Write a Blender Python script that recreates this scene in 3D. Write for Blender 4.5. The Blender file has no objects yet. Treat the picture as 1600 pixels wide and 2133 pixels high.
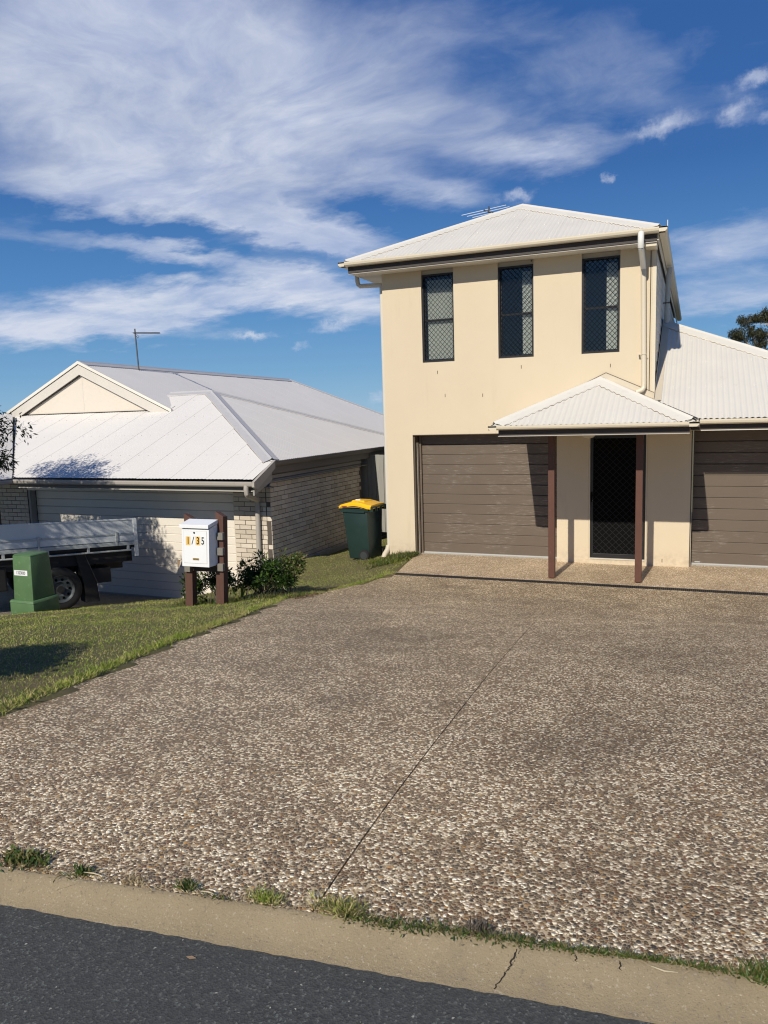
import bpy, bmesh, math, random
import numpy as np
from mathutils import Vector, Matrix
rnd = random.Random(7)
PI = math.pi
S = bpy.context.scene
C = S.collection

# ------------------------------------------------------------------ camera
cam_d = bpy.data.cameras.new('camera'); cam = bpy.data.objects.new('camera', cam_d); C.objects.link(cam)
R_ = Vector((0.926469, 0.375139, -0.030422)); U_ = Vector((-0.021127, 0.132538, 0.990953)); F_ = Vector((-0.375777, 0.917445, -0.130717))
mw = Matrix.Identity(4)
for i in range(3):
    mw[i][0] = R_[i]; mw[i][1] = U_[i]; mw[i][2] = -F_[i]
mw[0][3], mw[1][3], mw[2][3] = 5.1102, -12.7014, 2.5831
cam.matrix_world = mw
cam_d.sensor_fit = 'VERTICAL'; cam_d.sensor_height = 36.0; cam_d.lens = 36.0 * 1582.7 / 2133.0
cam_d.clip_start = 0.05; cam_d.clip_end = 20000
S.camera = cam

# ------------------------------------------------------------------ light and exposure
SUN = Vector((-0.078, -1.0, 0.705)).normalized()          # towards the sun
EL = math.asin(SUN.z); AZ = math.atan2(SUN.x, SUN.y)       # azimuth clockwise from +Y
sd = bpy.data.lights.new('sun', 'SUN'); sun = bpy.data.objects.new('sun', sd); C.objects.link(sun)
sd.energy = 4.4; sd.angle = math.radians(0.53); sd.color = (1.0, 0.94, 0.82)
sun.rotation_euler = SUN.to_track_quat('Z', 'Y').to_euler()
S.view_settings.view_transform = 'Standard'; S.view_settings.look = 'None'
S.view_settings.exposure = 0.0; S.view_settings.gamma = 1.0; S.view_settings.use_curve_mapping = False
S.render.engine = 'CYCLES'
S.cycles.max_bounces = 6; S.cycles.diffuse_bounces = 3; S.cycles.transparent_max_bounces = 8
S.cycles.use_denoising = True; S.cycles.filter_width = 1.15; S.cycles.sample_clamp_indirect = 3.0

class NT:
    """small helper around a node tree"""
    def __init__(s, nt): s.nt = nt; s.L = nt.links
    def n(s, t, **k):
        o = s.nt.nodes.new(t)
        ins = k.pop('i', {})
        for a, b in k.items(): setattr(o, a, b)
        for a, b in ins.items():
            if hasattr(b, 'is_output') or isinstance(b, bpy.types.NodeSocket): s.L.new(b, o.inputs[a])
            else: o.inputs[a].default_value = b
        return o
    def m(s, op, a, b=0.0, c=None, clamp=False):
        d = {0: a, 1: b}
        if c is not None: d[2] = c
        return s.n('ShaderNodeMath', operation=op, use_clamp=clamp, i=d).outputs[0]
    def vm(s, op, a, b=(0, 0, 0)):
        return s.n('ShaderNodeVectorMath', operation=op, i={0: a, 1: b}).outputs[0]
    def noise(s, vec, sc, det=3, rough=.55, dist=0.0, out=0):
        return s.n('ShaderNodeTexNoise', i={'Vector': vec, 'Scale': sc, 'Detail': det, 'Roughness': rough, 'Distortion': dist}).outputs[out]
    def rampf(s, f, a, b, lo=0.0, hi=1.0, smooth=True):
        return s.n('ShaderNodeMapRange', interpolation_type='SMOOTHSTEP' if smooth else 'LINEAR', i={0: f, 1: a, 2: b, 3: lo, 4: hi}).outputs[0]
    def ramp(s, f, stops, interp='LINEAR'):
        r = s.n('ShaderNodeValToRGB', i={0: f}); r.color_ramp.interpolation = interp
        e = r.color_ramp.elements
        e[0].position = stops[0][0]; e[0].color = (*stops[0][1], 1)
        e[1].position = stops[-1][0]; e[1].color = (*stops[-1][1], 1)
        for p, c in stops[1:-1]: x = e.new(p); x.color = (*c, 1)
        return r.outputs[0]
    def mix(s, f, a, b, bt='MIX'):
        def c4(v): return (*v, 1) if isinstance(v, tuple) and len(v) == 3 else v
        o = s.n('ShaderNodeMix', data_type='RGBA', blend_type=bt)
        for idx, v in ((0, f), (6, c4(a)), (7, c4(b))):
            if isinstance(v, bpy.types.NodeSocket): s.L.new(v, o.inputs[idx])
            else: o.inputs[idx].default_value = v
        return o.outputs[2]

# world: clear blue sky with wispy cloud bands fixed to compass directions
W = bpy.data.worlds.new('World'); S.world = W; W.use_nodes = True
W.node_tree.nodes.clear(); w = NT(W.node_tree)
SKY_STR = 0.062
sky = w.n('ShaderNodeTexSky', sky_type='NISHITA', sun_disc=False, sun_elevation=EL, sun_rotation=AZ, altitude=50, air_density=1.0, dust_density=0.0, ozone_density=1.0)
geo = w.n('ShaderNodeTexCoord'); dirv = geo.outputs['Generated']
sep = w.n('ShaderNodeSeparateXYZ', i={0: dirv})
az = w.m('MULTIPLY', w.m('ARCTAN2', sep.outputs[0], sep.outputs[1]), 180 / PI)
el = w.m('MULTIPLY', w.m('ARCSINE', sep.outputs[2]), 180 / PI)
zz = w.m('ADD', w.m('MAXIMUM', sep.outputs[2], 0.0), 0.16)
pl = w.n('ShaderNodeCombineXYZ', i={0: w.m('DIVIDE', sep.outputs[0], zz), 1: w.m('DIVIDE', sep.outputs[1], zz), 2: 0.0}).outputs[0]
rot = w.n('ShaderNodeMapping', i={'Vector': pl, 'Rotation': (0, 0, math.radians(28)), 'Scale': (1.0, 1.25, 1.0)}).outputs[0]
wrp = w.noise(rot, 1.3, 3, .5, out=1)
rot2 = w.n('ShaderNodeMix', data_type='VECTOR', i={0: 0.42, 4: rot, 5: wrp}).outputs[1]
n_big = w.noise(rot2, 1.9, 9, .60)
n_fine = w.noise(rot2, 6.0, 9, .62)
n_wisp = w.noise(w.n('ShaderNodeMapping', i={'Vector': pl, 'Rotation': (0, 0, math.radians(-40)), 'Scale': (1.2, 4.5, 1.0)}).outputs[0], 1.5, 7, .62, 0.6)
azw = w.m('ADD', az, w.m('MULTIPLY', w.m('SUBTRACT', w.noise(rot, 2.6, 5, .6), .5), 7.0))
elw = w.m('ADD', el, w.m('MULTIPLY', w.m('SUBTRACT', w.noise(w.vm('ADD', rot, (7.3, 1.1, 0)), 3.2, 6, .62), .5), 3.8))
# az, el, half width, half height (degrees), tilt (degrees), weight
azs = w.m('ADD', az, w.m('MULTIPLY', w.m('SUBTRACT', w.noise(dirv, 60, 4, .65), .5), 2.6)); els = w.m('ADD', el, w.m('MULTIPLY', w.m('SUBTRACT', w.noise(w.vm('ADD', dirv, (3, 5, 1)), 60, 4, .65), .5), 1.4))
LOBES = [(-40, 21.5, 12, 4.5, -8, 1.0), (-30, 22.5, 8, 4.3, 0, .85), (-34.5, 16.6, 10.5, 2.8, -12, 1.15), (-43, 14.9, 7, 1.5, -4, .8), (-30.5, 13.6, 5.5, 1.3, -12, 1.05), (-20, 22.5, 6, 3.2, 14, .42), (-38, 26, 15, 3, 0, .6),
         (-18, 19, 6, 2.0, -8, .38), (-20.5, 16.2, 4.4, 1.3, -14, .62), (-16.5, 15.0, 2.6, .8, -15, .55), (-11.0, 17.0, 3.8, 1.15, -4, 1.05), (-9, 22, 8, 2.2, 18, .22), (0, 22.5, 5, 1.0, 20, .18), (-14, 17.6, 12, 8, 0, -.10),
         (-34.5, 8.5, 8.0, 1.3, 4, 1.2), (-44.5, 6.7, 5.5, 1.25, 2, 1.2), (-40.0, 7.0, 6, 1.0, 8, .8), (-25.2, 8.3, 5.5, 1.3, -8, 1.05), (-28.5, 10.2, 3, .5, -10, .5), (-38, 11.6, 6, 0.55, -4, .62), (-33.5, 11.0, 4, 0.6, -12, .5), (-24, 12.2, 5, .8, -6, .45), (-28, 12.8, 4, .7, -10, .4),
         (2.5, 10.0, 5, 2.0, 8, 1.0), (4, 6.8, 3.5, 1.0, 0, .7), (-.5, 6.5, 2.5, .9, 0, .4), (-2.4, 17.8, 1.6, .45, 8, .85), (3.2, 19.6, 1.3, .38, 14, .85), (2.1, 18.0, .9, .5, 20, .8), (4.8, 17.4, 1.6, .42, 0, .85),
         (-5.6, 15.2, .5, .35, 0, .85), (-12.0, 14.6, .9, .34, 0, .8), (-25.2, 11.6, .8, .35, 0, .8), (-31.6, 5.7, 1.4, .28, 0, .95), (-25.6, 6.3, 1.3, .38, 10, .85), (-28.3, 4.9, .8, .24, 8, .7), (-22.6, 1.2, .5, .42, 0, 1.1),
         (-38, 12.9, 9, .6, -4, -.55), (-24, 14.2, 4, .9, -14, -.6), (-20, 9.5, 5, 1.0, 0, -.3), (-3, 13.5, 5, 1.6, 0, -.5), (1, 25, 6, 2.0, 0, -.2), (-36, 3.5, 14, 1.4, 0, -.5), (-42, 10.2, 6, .5, 0, -.4), (0, 16, 4, 1.0, 0, -.4)]
acc = None
for (a0, e0, ra, re, tl, wt) in LOBES:
    small = ra < 2
    dx = w.m('SUBTRACT', azs if small else azw, a0); dy = w.m('SUBTRACT', els if small else elw, e0)
    ct, st = math.cos(math.radians(tl)), math.sin(math.radians(tl))
    u = w.m('ADD', w.m('MULTIPLY', dx, ct / ra), w.m('MULTIPLY', dy, st / ra))
    v = w.m('ADD', w.m('MULTIPLY', dx, -st / re), w.m('MULTIPLY', dy, ct / re))
    g = w.m('EXPONENT', w.m('MULTIPLY', w.m('ADD', w.m('MULTIPLY', u, u), w.m('MULTIPLY', v, v)), -0.9))
    g = w.m('MULTIPLY', g, wt)
    acc = g if acc is None else w.m('ADD', acc, g)
acc = w.m('MINIMUM', acc, 1.15)
# everywhere outside the lobes a light scatter of the same cloud goes on
base = w.m('MULTIPLY', w.m('SUBTRACT', w.m('ADD', w.m('MULTIPLY', n_big, .76), w.m('MULTIPLY', n_fine, .24)), .5), 1.9)
dens = w.m('ADD', w.m('ADD', w.m('MULTIPLY', acc, 0.78), w.m('SUBTRACT', base, .06)), w.m('MULTIPLY', w.m('SUBTRACT', n_wisp, .5), .22))
mask = w.rampf(dens, 0.04, 0.98, 0.0, 1.0, smooth=False)
mask = w.m('POWER', w.m('MAXIMUM', mask, 0.0), 1.15)
mask = w.m('MULTIPLY', mask, w.rampf(el, 0.2, 3.0, .35, 1.0))
grad = w.ramp(w.rampf(el, 0.0, 60.0, 0, 1, False), [(0, (.235, .47, .70)), (.05, (.15, .37, .65)), (.13, (.078, .255, .57)), (.27, (.030, .135, .415)), (.45, (.027, .108, .36)), (1, (.018, .075, .27))])
grad = w.n('ShaderNodeVectorMath', operation='SCALE', i={0: grad, 'Scale': 1.0 / SKY_STR}).outputs[0]
skyc = w.mix(.86, sky.outputs[0], grad)
cl_a = w.mix(w.rampf(n_fine, .3, .7), (8.2, 9.3, 12.4), (11.3, 12.0, 13.6))
col = w.mix(w.m('MULTIPLY', mask, .93), skyc, cl_a)
bg = w.n('ShaderNodeBackground', i={'Color': col, 'Strength': SKY_STR})
wo = w.n('ShaderNodeOutputWorld'); w.L.new(bg.outputs[0], wo.inputs[0])
W.cycles.sampling_method = 'MANUAL'; W.cycles.sample_map_resolution = 512

# ------------------------------------------------------------------ materials
M = {}
def mat(name, col=(.5, .5, .5), rough=.6, metal=0.0, spec=.5):
    m = bpy.data.materials.new(name); m.use_nodes = True; m.node_tree.nodes.clear()
    t = NT(m.node_tree)
    b = t.n('ShaderNodeBsdfPrincipled', i={'Base Color': (*col, 1), 'Roughness': rough, 'Metallic': metal, 'Specular IOR Level': spec})
    o = t.n('ShaderNodeOutputMaterial'); t.L.new(b.outputs[0], o.inputs[0])
    M[name] = m; m['_'] = 1
    return m, t, b
def bump(t, b, h, strength=.3, dist=.01):
    bp = t.n('ShaderNodeBump', i={'Strength': strength, 'Distance': dist, 'Height': h}); t.L.new(bp.outputs[0], b.inputs['Normal'])
def obco(t): return t.n('ShaderNodeNewGeometry').outputs['Position']
def simple(name, col, rough=.6, metal=0.0, var=.10, vs=3.0, bs=0.0, bsc=80, spec=.5, dirt=None):
    """a colour with soft uneven tone, optional fine relief and dirt specks"""
    m, t, b = mat(name, col, rough, metal, spec)
    P = obco(t)
    n = t.noise(P, vs, 5, .6)
    lo = tuple(c * (1 - var) for c in col); hi = tuple(min(1, c * (1 + var)) for c in col)
    c = t.mix(n, lo, hi)
    if dirt:
        k = t.rampf(t.noise(P, dirt[1], 6, .7), dirt[2], dirt[2] + .12)
        c = t.mix(t.m('MULTIPLY', k, dirt[3]), c, dirt[0])
    t.L.new(c, b.inputs['Base Color'])
    rr = t.rampf(n, .2, .8, rough - .06, rough + .08, False); t.L.new(rr, b.inputs['Roughness'])
    if bs: bump(t, b, t.noise(P, bsc, 4, .6), bs, .004)
    return m

# rendered cream wall
m, t, b = mat('render_wall', (.7, .58, .39), .85)
P = obco(t); n = t.noise(P, 1.1, 6, .62); n2 = t.noise(t.n('ShaderNodeMapping', i={'Vector': P, 'Scale': (3.5, 3.5, .5)}).outputs[0], 1.2, 6, .65)
c = t.mix(n, (.612, .510, .362), (.682, .572, .412)); c = t.mix(t.rampf(n2, .56, .78, 0, .30), c, (.50, .40, .27))
zc = t.n('ShaderNodeSeparateXYZ', i={0: P}).outputs[2]
c = t.mix(t.m('MULTIPLY', t.rampf(zc, .35, 0.02, 0, 1), t.rampf(t.noise(P, 9, 5, .7), .35, .7, 0, .5)), c, (.38, .29, .19))
t.L.new(c, b.inputs['Base Color']); bump(t, b, t.m('ADD', t.noise(P, 160, 3, .6), t.m('MULTIPLY', t.noise(P, 14, 3, .5), .8)), .35, .004)
simple('cream_metal', (.66, .58, .44), .42, var=.06, vs=2, dirt=((.42, .34, .23), 7, .62, .35))
simple('fascia_brown', (.052, .041, .037), .62, var=.18, vs=6, bs=.2)
simple('soffit_white', (.62, .58, .50), .75, var=.05)
simple('roof_cream', (.70, .66, .585), .48, var=.05, vs=1.6, dirt=((.50, .44, .36), 5, .60, .35), spec=.4)
simple('cap_cream', (.72, .68, .60), .45, var=.04, vs=2.5, dirt=((.50, .42, .33), 9, .60, .4), spec=.4)
simple('flashing_cream', (.60, .52, .40), .55, var=.05)
# pale grey roof of the neighbour with faint purlin and weather streaks
m, t, b = mat('roof_grey', (.58, .56, .55), .6, 0, .25)
P = obco(t); n = t.noise(P, .8, 6, .6); n2 = t.noise(P, 22, 5, .7)
c = t.mix(n, (.70, .665, .62), (.77, .735, .69)); c = t.mix(t.rampf(n2, .58, .8, 0, .25), c, (.40, .36, .34)); t.L.new(c, b.inputs['Base Color'])
t.L.new(t.rampf(n, .2, .8, .52, .68, False), b.inputs['Roughness'])
simple('edge_dark', (.20, .155, .115), .8, var=.4, vs=14)
simple('cap_grey', (.50, .485, .475), .42, var=.06, vs=3, dirt=((.35, .28, .24), 12, .57, .45))
simple('gutter_grey', (.42, .38, .33), .45, var=.06, vs=4, dirt=((.2, .17, .15), 14, .62, .4))
simple('fascia_grey', (.16, .145, .13), .6, var=.1)
simple('soffit_grey', (.35, .33, .30), .7, var=.05)
simple('gable_cream', (.64, .575, .485), .8, var=.04)
simple('gable_board', (.60, .555, .49), .6, var=.05)
# garage doors with wood-grain emboss and streaks in the colour
def garage_mat(name, col, grain_streak, amt):
    m, t, b = mat(name, col, .5)
    P = obco(t)
    st = t.n('ShaderNodeMapping', i={'Vector': P, 'Scale': (4, 4, 60)}).outputs[0]
    g = t.noise(st, 1.6, 6, .7)
    big = t.noise(P, 1.7, 4, .55)
    c = t.mix(t.noise(P, 2, 3), tuple(x * .93 for x in col), tuple(x * 1.07 for x in col))
    k = t.m('MULTIPLY', t.rampf(g, .545, .62), t.rampf(big, .45, .58)); k = t.m('MULTIPLY', k, amt)
    c = t.mix(k, c, grain_streak); c = t.mix(t.rampf(t.noise(st, .5, 3), .55, .8, 0, .12), c, tuple(x * .6 for x in col))
    t.L.new(c, b.inputs['Base Color']); bump(t, b, g, .35, .003)
garage_mat('garage_taupe', (.130, .098, .072), (.33, .285, .24), .55)  # pale streaks painted in for the shine of the embossed grain
garage_mat('garage_beige', (.76, .695, .60), (.6, .57, .52), .25)
simple('door_track', (.10, .075, .05), .5, var=.1)
simple('door_seal', (.42, .41, .38), .6, var=.15, vs=20)
simple('dark_frame', (.0095, .009, .011), .38, var=.1)
simple('mesh_black', (.004, .004, .005), .6, spec=.15, var=.1)
simple('screen_black', (.014, .014, .015), .6, spec=.2)
simple('door_black', (.006, .006, .006), .9, var=.2, spec=.05)
simple('void_black', (.003, .003, .003), .95, var=.1, spec=.02)
simple('room_dark', (.07, .068, .066), .9, var=.1)
simple('blind_white', (.82, .81, .76), .8, var=.04)
simple('post_brown', (.105, .042, .026), .5, var=.15, vs=5, bs=.25, bsc=50, dirt=((.17, .09, .06), 18, .6, .5))
simple('pvc_white', (.78, .76, .70), .35, var=.03)
simple('lamp_glass', (.62, .58, .48), .3, var=.05)
simple('chrome_grey', (.45, .45, .45), .3, .8, var=.05)
simple('weep_dark', (.05, .035, .02), .9)
simple('trim_dark', (.02, .016, .012), .6)
# window glass
m = bpy.data.materials.new('window_glass'); m.use_nodes = True; m.node_tree.nodes.clear(); t = NT(m.node_tree)
g = t.n('ShaderNodeBsdfGlossy', i={'Color': (.95, .92, .88, 1), 'Roughness': .02}); tr = t.n('ShaderNodeBsdfTransparent', i={'Color': (.86, .88, .87, 1)})
fr = t.n('ShaderNodeFresnel', i={'IOR': 1.52}); mx = t.n('ShaderNodeMixShader', i={0: t.m('MULTIPLY', fr.outputs[0], 1.5, clamp=True), 1: tr.outputs[0], 2: g.outputs[0]})
o = t.n('ShaderNodeOutputMaterial'); t.L.new(mx.outputs[0], o.inputs[0]); M['window_glass'] = m
# brick, tone per brick
m, t, b = mat('brick_cream', (.6, .52, .42), .85)
P = obco(t); oi = t.n('ShaderNodeObjectInfo'); gi = t.n('ShaderNodeNewGeometry')
rv = t.m('FRACT', t.m('ADD', t.m('MULTIPLY', oi.outputs['Random'], 3.7), t.m('MULTIPLY', gi.outputs['Random Per Island'], 5.3)))
c = t.ramp(rv, [(0, (.50, .43, .34)), (.35, (.62, .54, .43)), (.7, (.68, .60, .49)), (1, (.56, .46, .37))])
c = t.mix(t.rampf(t.noise(P, 28, 5, .65), .52, .75, 0, .5), c, (.46, .36, .28)); c = t.mix(t.rampf(t.noise(P, 55, 4, .6), .5, .8, 0, .35), c, (.72, .68, .60))
t.L.new(c, b.inputs['Base Color']); bump(t, b, t.noise(P, 90, 5, .7), .5, .006)
simple('mortar', (.10, .082, .066), .95, var=.2, vs=30, bs=.4, bsc=120)
# timber fence, silvered
m, t, b = mat('paling_grey', (.3, .29, .26), .9)
P = obco(t); oi = t.n('ShaderNodeObjectInfo')
st = t.n('ShaderNodeMapping', i={'Vector': t.vm('ADD', P, t.n('ShaderNodeCombineXYZ', i={2: t.m('MULTIPLY', oi.outputs['Random'], 40)}).outputs[0]), 'Scale': (30, 30, 1.6)}).outputs[0]
g = t.noise(st, 1.3, 6, .65, .8)
c = t.mix(g, (.20, .19, .17), (.42, .41, .37)); c = t.mix(t.rampf(g, .62, .75, 0, .6), c, (.15, .105, .075)); c = t.mix(t.m('MULTIPLY', oi.outputs['Random'], .35), c, (.25, .24, .22))
t.L.new(c, b.inputs['Base Color']); bump(t, b, g, .5, .006)
def timber(name, c1, c2):
    m, t, b = mat(name, c1, .75); P = obco(t)
    g = t.noise(t.n('ShaderNodeMapping', i={'Vector': P, 'Scale': (45, 45, 3)}).outputs[0], 1.5, 6, .7, .5)
    c = t.mix(g, c1, c2); c = t.mix(t.rampf(t.noise(P, 30, 5, .7), .58, .75, 0, .35), c, (.24, .20, .17))
    t.L.new(c, b.inputs['Base Color']); bump(t, b, g, .5, .004)
timber('letterbox_post', (.065, .027, .017), (.125, .058, .040)); timber('block_grey', (.13, .115, .095), (.27, .25, .21))
timber('beam_dark', (.04, .028, .02), (.08, .06, .045))
simple('powder_white', (.82, .82, .82), .35, var=.02); simple('numeral_black', (.008, .008, .008), .5); simple('sticker_yellow', (.80, .52, .16), .5, var=.04)
simple('sticker_pale', (.80, .80, .77), .5); simple('brass', (.55, .38, .13), .35, .6)
simple('bin_green', (.014, .034, .030), .42, var=.12, vs=4, dirt=((.05, .065, .06), 10, .58, .4)); simple('bin_yellow', (.90, .48, .006), .4, var=.05)
simple('cardboard', (.30, .20, .12), .85); simple('rubber', (.012, .012, .012), .75, var=.2, vs=20); simple('bin_grey', (.04, .045, .045), .5)
simple('pillar_green', (.082, .160, .066), .5, var=.2, vs=6, dirt=((.15, .24, .12), 11, .56, .6)); simple('tag_white', (.75, .75, .75), .5)
simple('tray_white', (.62, .64, .63), .55, var=.08, vs=2.5, dirt=((.09, .06, .045), 9, .66, .7)); simple('tray_rail', (.42, .44, .42), .5, dirt=((.07, .04, .025), 12, .58, .8))
simple('chassis_black', (.012, .012, .013), .7); simple('rim_steel', (.06, .07, .075), .5, .2); simple('cab_white', (.7, .7, .7), .25); simple('lamp_red', (.35, .02, .015), .3)
simple('mast_steel', (.11, .11, .115), .45, .5); simple('rod_alu', (.72, .76, .82), .4, .2); simple('boom_black', (.03, .03, .035), .5)
# foliage: tone per leaf
def leafmat(name, cols, rough=.45, trans=.25):
    m = bpy.data.materials.new(name); m.use_nodes = True; m.node_tree.nodes.clear(); t = NT(m.node_tree)
    g = t.n('ShaderNodeNewGeometry'); n = len(cols)
    c = t.ramp(g.outputs['Random Per Island'], [(i / (n - 1), cols[i]) for i in range(n)])
    b = t.n('ShaderNodeBsdfPrincipled', i={'Base Color': c, 'Roughness': rough, 'Specular IOR Level': .35})
    tl = t.n('ShaderNodeBsdfTranslucent', i={'Color': c}); mx = t.n('ShaderNodeMixShader', i={0: trans, 1: b.outputs[0], 2: tl.outputs[0]})
    o = t.n('ShaderNodeOutputMaterial'); t.L.new(mx.outputs[0], o.inputs[0]); M[name] = m
leafmat('leaf_shrub', [(.010, .026, .006), (.018, .045, .008), (.03, .07, .012), (.09, .15, .02), (.012, .03, .007)], rough=.35)
leafmat('leaf_tree', [(.012, .026, .008), (.025, .05, .012), (.045, .075, .018), (.02, .035, .012)])
leafmat('leaf_gum', [(.03, .035, .016), (.055, .06, .028), (.08, .08, .04), (.045, .042, .025)])
leafmat('leaf_weed', [(.035, .075, .015), (.06, .11, .02), (.10, .15, .03), (.17, .15, .055), (.28, .21, .10)])
leafmat('leaf_blade', [(.12, .16, .02), (.2, .22, .03), (.06, .10, .015)])
leafmat('straw', [(.42, .33, .17), (.55, .46, .28), (.30, .22, .11)])
leafmat('leaf_litter', [(.10, .055, .03), (.22, .14, .07), (.35, .26, .15)])
simple('bark', (.10, .08, .06), .9, var=.3, vs=12, bs=.5, bsc=30)
simple('bark_pale', (.28, .23, .18), .9, var=.3, vs=5)
# grass blades, colour from the ground position
m = bpy.data.materials.new('grass_blades'); m.use_nodes = True; m.node_tree.nodes.clear(); t = NT(m.node_tree)
P = obco(t); gi = t.n('ShaderNodeNewGeometry'); r = gi.outputs['Random Per Island']
c = t.ramp(r, [(0, (.14, .195, .028)), (.3, (.24, .31, .045)), (.6, (.33, .39, .065)), (.8, (.42, .41, .11)), (.9, (.50, .42, .20)), (1, (.58, .48, .26))])
dry = t.rampf(t.m('ADD', t.m('MULTIPLY', t.noise(P, 1.1, 4, .6), .6), t.m('MULTIPLY', t.noise(P, 4.5, 4, .65), .4)), .45, .60)
c = t.mix(t.m('MULTIPLY', dry, t.rampf(r, .25, .7, .15, .85)), c, (.44, .34, .17))
lush = t.rampf(t.noise(t.vm('ADD', P, (31, 4, 0)), 1.6, 4, .6), .52, .66)
c = t.mix(t.m('MULTIPLY', lush, .6), c, (.19, .28, .03))
b = t.n('ShaderNodeBsdfPrincipled', i={'Base Color': c, 'Roughness': .55, 'Specular IOR Level': .3})
tl = t.n('ShaderNodeBsdfTranslucent', i={'Color': c}); mx = t.n('ShaderNodeMixShader', i={0: .22, 1: b.outputs[0], 2: tl.outputs[0]})
o = t.n('ShaderNodeOutputMaterial'); t.L.new(mx.outputs[0], o.inputs[0]); M['grass_blades'] = m
# soil and thatch under the lawn
m, t, b = mat('lawn_soil', (.06, .06, .025), .95)
P = obco(t); c = t.mix(t.noise(P, 14, 5, .7), (.075, .070, .022), (.19, .16, .07)); c = t.mix(t.rampf(t.noise(P, 1.5, 4, .6), .5, .68, 0, .7), c, (.15, .11, .055))
t.L.new(c, b.inputs['Base Color']); bump(t, b, t.noise(P, 60, 4, .7), .6, .02)
# exposed aggregate
def aggregate(name, scale, cols, cement, white=.16, gap=.10, strength=.7, tint=(1, 1, 1), marks=False):
    m, t, b = mat(name, (.3, .27, .24), .55)
    P = obco(t)
    wv = t.n('ShaderNodeMix', data_type='VECTOR', i={0: 0.012, 4: P, 5: t.noise(P, scale * .9, 2, .5, out=1)}).outputs[1]
    sc = t.vm('MULTIPLY', wv, (1.0, 1.0, 1.0))
    v1 = t.n('ShaderNodeTexVoronoi', feature='F1', i={'Vector': sc, 'Scale': scale, 'Randomness': 1.0})
    ve = t.n('ShaderNodeTexVoronoi', feature='DISTANCE_TO_EDGE', i={'Vector': sc, 'Scale': scale, 'Randomness': 1.0})
    sp = t.n('ShaderNodeSeparateColor', i={0: v1.outputs['Color']})
    rc, rw, rs = sp.outputs[0], sp.outputs[1], sp.outputs[2]
    stone = t.ramp(rc, [(i / (len(cols) - 1), cols[i]) for i in range(len(cols))], 'LINEAR')
    big = t.noise(P, .55, 5, .6); med = t.noise(P, 3.2, 5, .65)
    wsel = t.m('LESS_THAN', t.m('FRACT', t.m('ADD', t.m('MULTIPLY', rw, 7.13), t.m('MULTIPLY', rc, 3.7))), t.rampf(med, .3, .7, white * .75, white * 1.25, False))
    stone = t.mix(wsel, stone, t.mix(rs, (.50, .44, .34), (.92, .88, .80)))
    stone = t.mix(t.m('MULTIPLY', t.noise(P, scale * 4, 3, .6), .3), stone, t.mix(.5, stone, (.12, .09, .07)))
    ed = t.m('MINIMUM', t.m('SUBTRACT', ve.outputs['Distance'], gap * .25), t.m('SUBTRACT', t.m('ADD', t.m('MULTIPLY', rs, .22), .60), v1.outputs['Distance']))
    isst = t.rampf(ed, 0.0, gap * .35)
    cem = t.mix(t.noise(P, 90, 3, .6), tuple(x * .8 for x in cement), tuple(x * 1.15 for x in cement))
    c = t.mix(isst, cem, stone)
    c = t.mix(1.0, c, t.mix(t.rampf(big, .25, .75, 0, 1, False), (.70, .675, .65), (1.18, 1.155, 1.12)), 'MULTIPLY')
    c = t.mix(1.0, c, t.mix(t.rampf(med, .3, .7, 0, 1, False), (.84, .82, .80), (1.10, 1.10, 1.09)), 'MULTIPLY')
    if marks:
        xy = t.n('ShaderNodeSeparateXYZ', i={0: P})
        def blot(x, y, rx, ry, dark):
            dx = t.m('DIVIDE', t.m('SUBTRACT', xy.outputs[0], x), rx); dy = t.m('DIVIDE', t.m('SUBTRACT', xy.outputs[1], y), ry)
            g_ = t.m('ADD', t.m('MULTIPLY', dx, dx), t.m('MULTIPLY', dy, dy)); g_ = t.m('ADD', g_, t.m('MULTIPLY', t.m('SUBTRACT', med, .5), 1.6)); return t.m('MULTIPLY', t.rampf(g_, 1.2, .1), dark)
        k = None
        for q in ((1.9, -2.35, .38, .16, .42), (3.2, -3.1, .8, .3, .22), (2.7, -6.6, .5, .9, .22), (4.6, -8.8, .35, .7, .25), (3.1, -8.6, .22, .3, .22), (5.0, -6.2, .6, 1.1, .2), (1.7, -5.4, .5, .6, .18), (5.6, -3.4, .9, .35, .22)):
            b1 = blot(*q); k = b1 if k is None else t.m('MAXIMUM', k, b1)
        c = t.mix(k, c, (.075, .058, .045))
    c = t.mix(1.0, c, tint, 'MULTIPLY')
    t.L.new(c, b.inputs['Base Color']); t.L.new(t.rampf(isst, 0, 1, .85, .42, False), b.inputs['Roughness'])
    h = t.m('MULTIPLY', t.m('SQRT', t.m('MAXIMUM', t.m('MINIMUM', ed, .35), 0.0)), t.m('ADD', t.m('MULTIPLY', rs, .7), .5))
    bump(t, b, h, strength, .012)
    return t, b, c
ACOL = [(.03, .031, .034), (.085, .056, .028), (.145, .088, .042), (.10, .082, .058), (.19, .135, .07), (.15, .062, .026), (.24, .19, .12), (.05, .047, .042), (.15, .12, .08), (.40, .23, .08)]
aggregate('aggregate_drive', 80, ACOL, (.35, .30, .235), .29, .12, .9, tint=(1.66, 1.53, 1.27), marks=True)
aggregate('aggregate_apron', 80, [(.26, .17, .10), (.40, .31, .20), (.18, .11, .06), (.48, .39, .26), (.31, .22, .14), (.10, .07, .05)], (.44, .37, .26), .24, .09, .6, tint=(1.42, 1.34, 1.24))
aggregate('aggregate_far', 80, [(.22, .17, .11), (.30, .25, .18), (.16, .12, .08), (.34, .29, .21)], (.33, .28, .21), .12, .09, .4)
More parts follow.
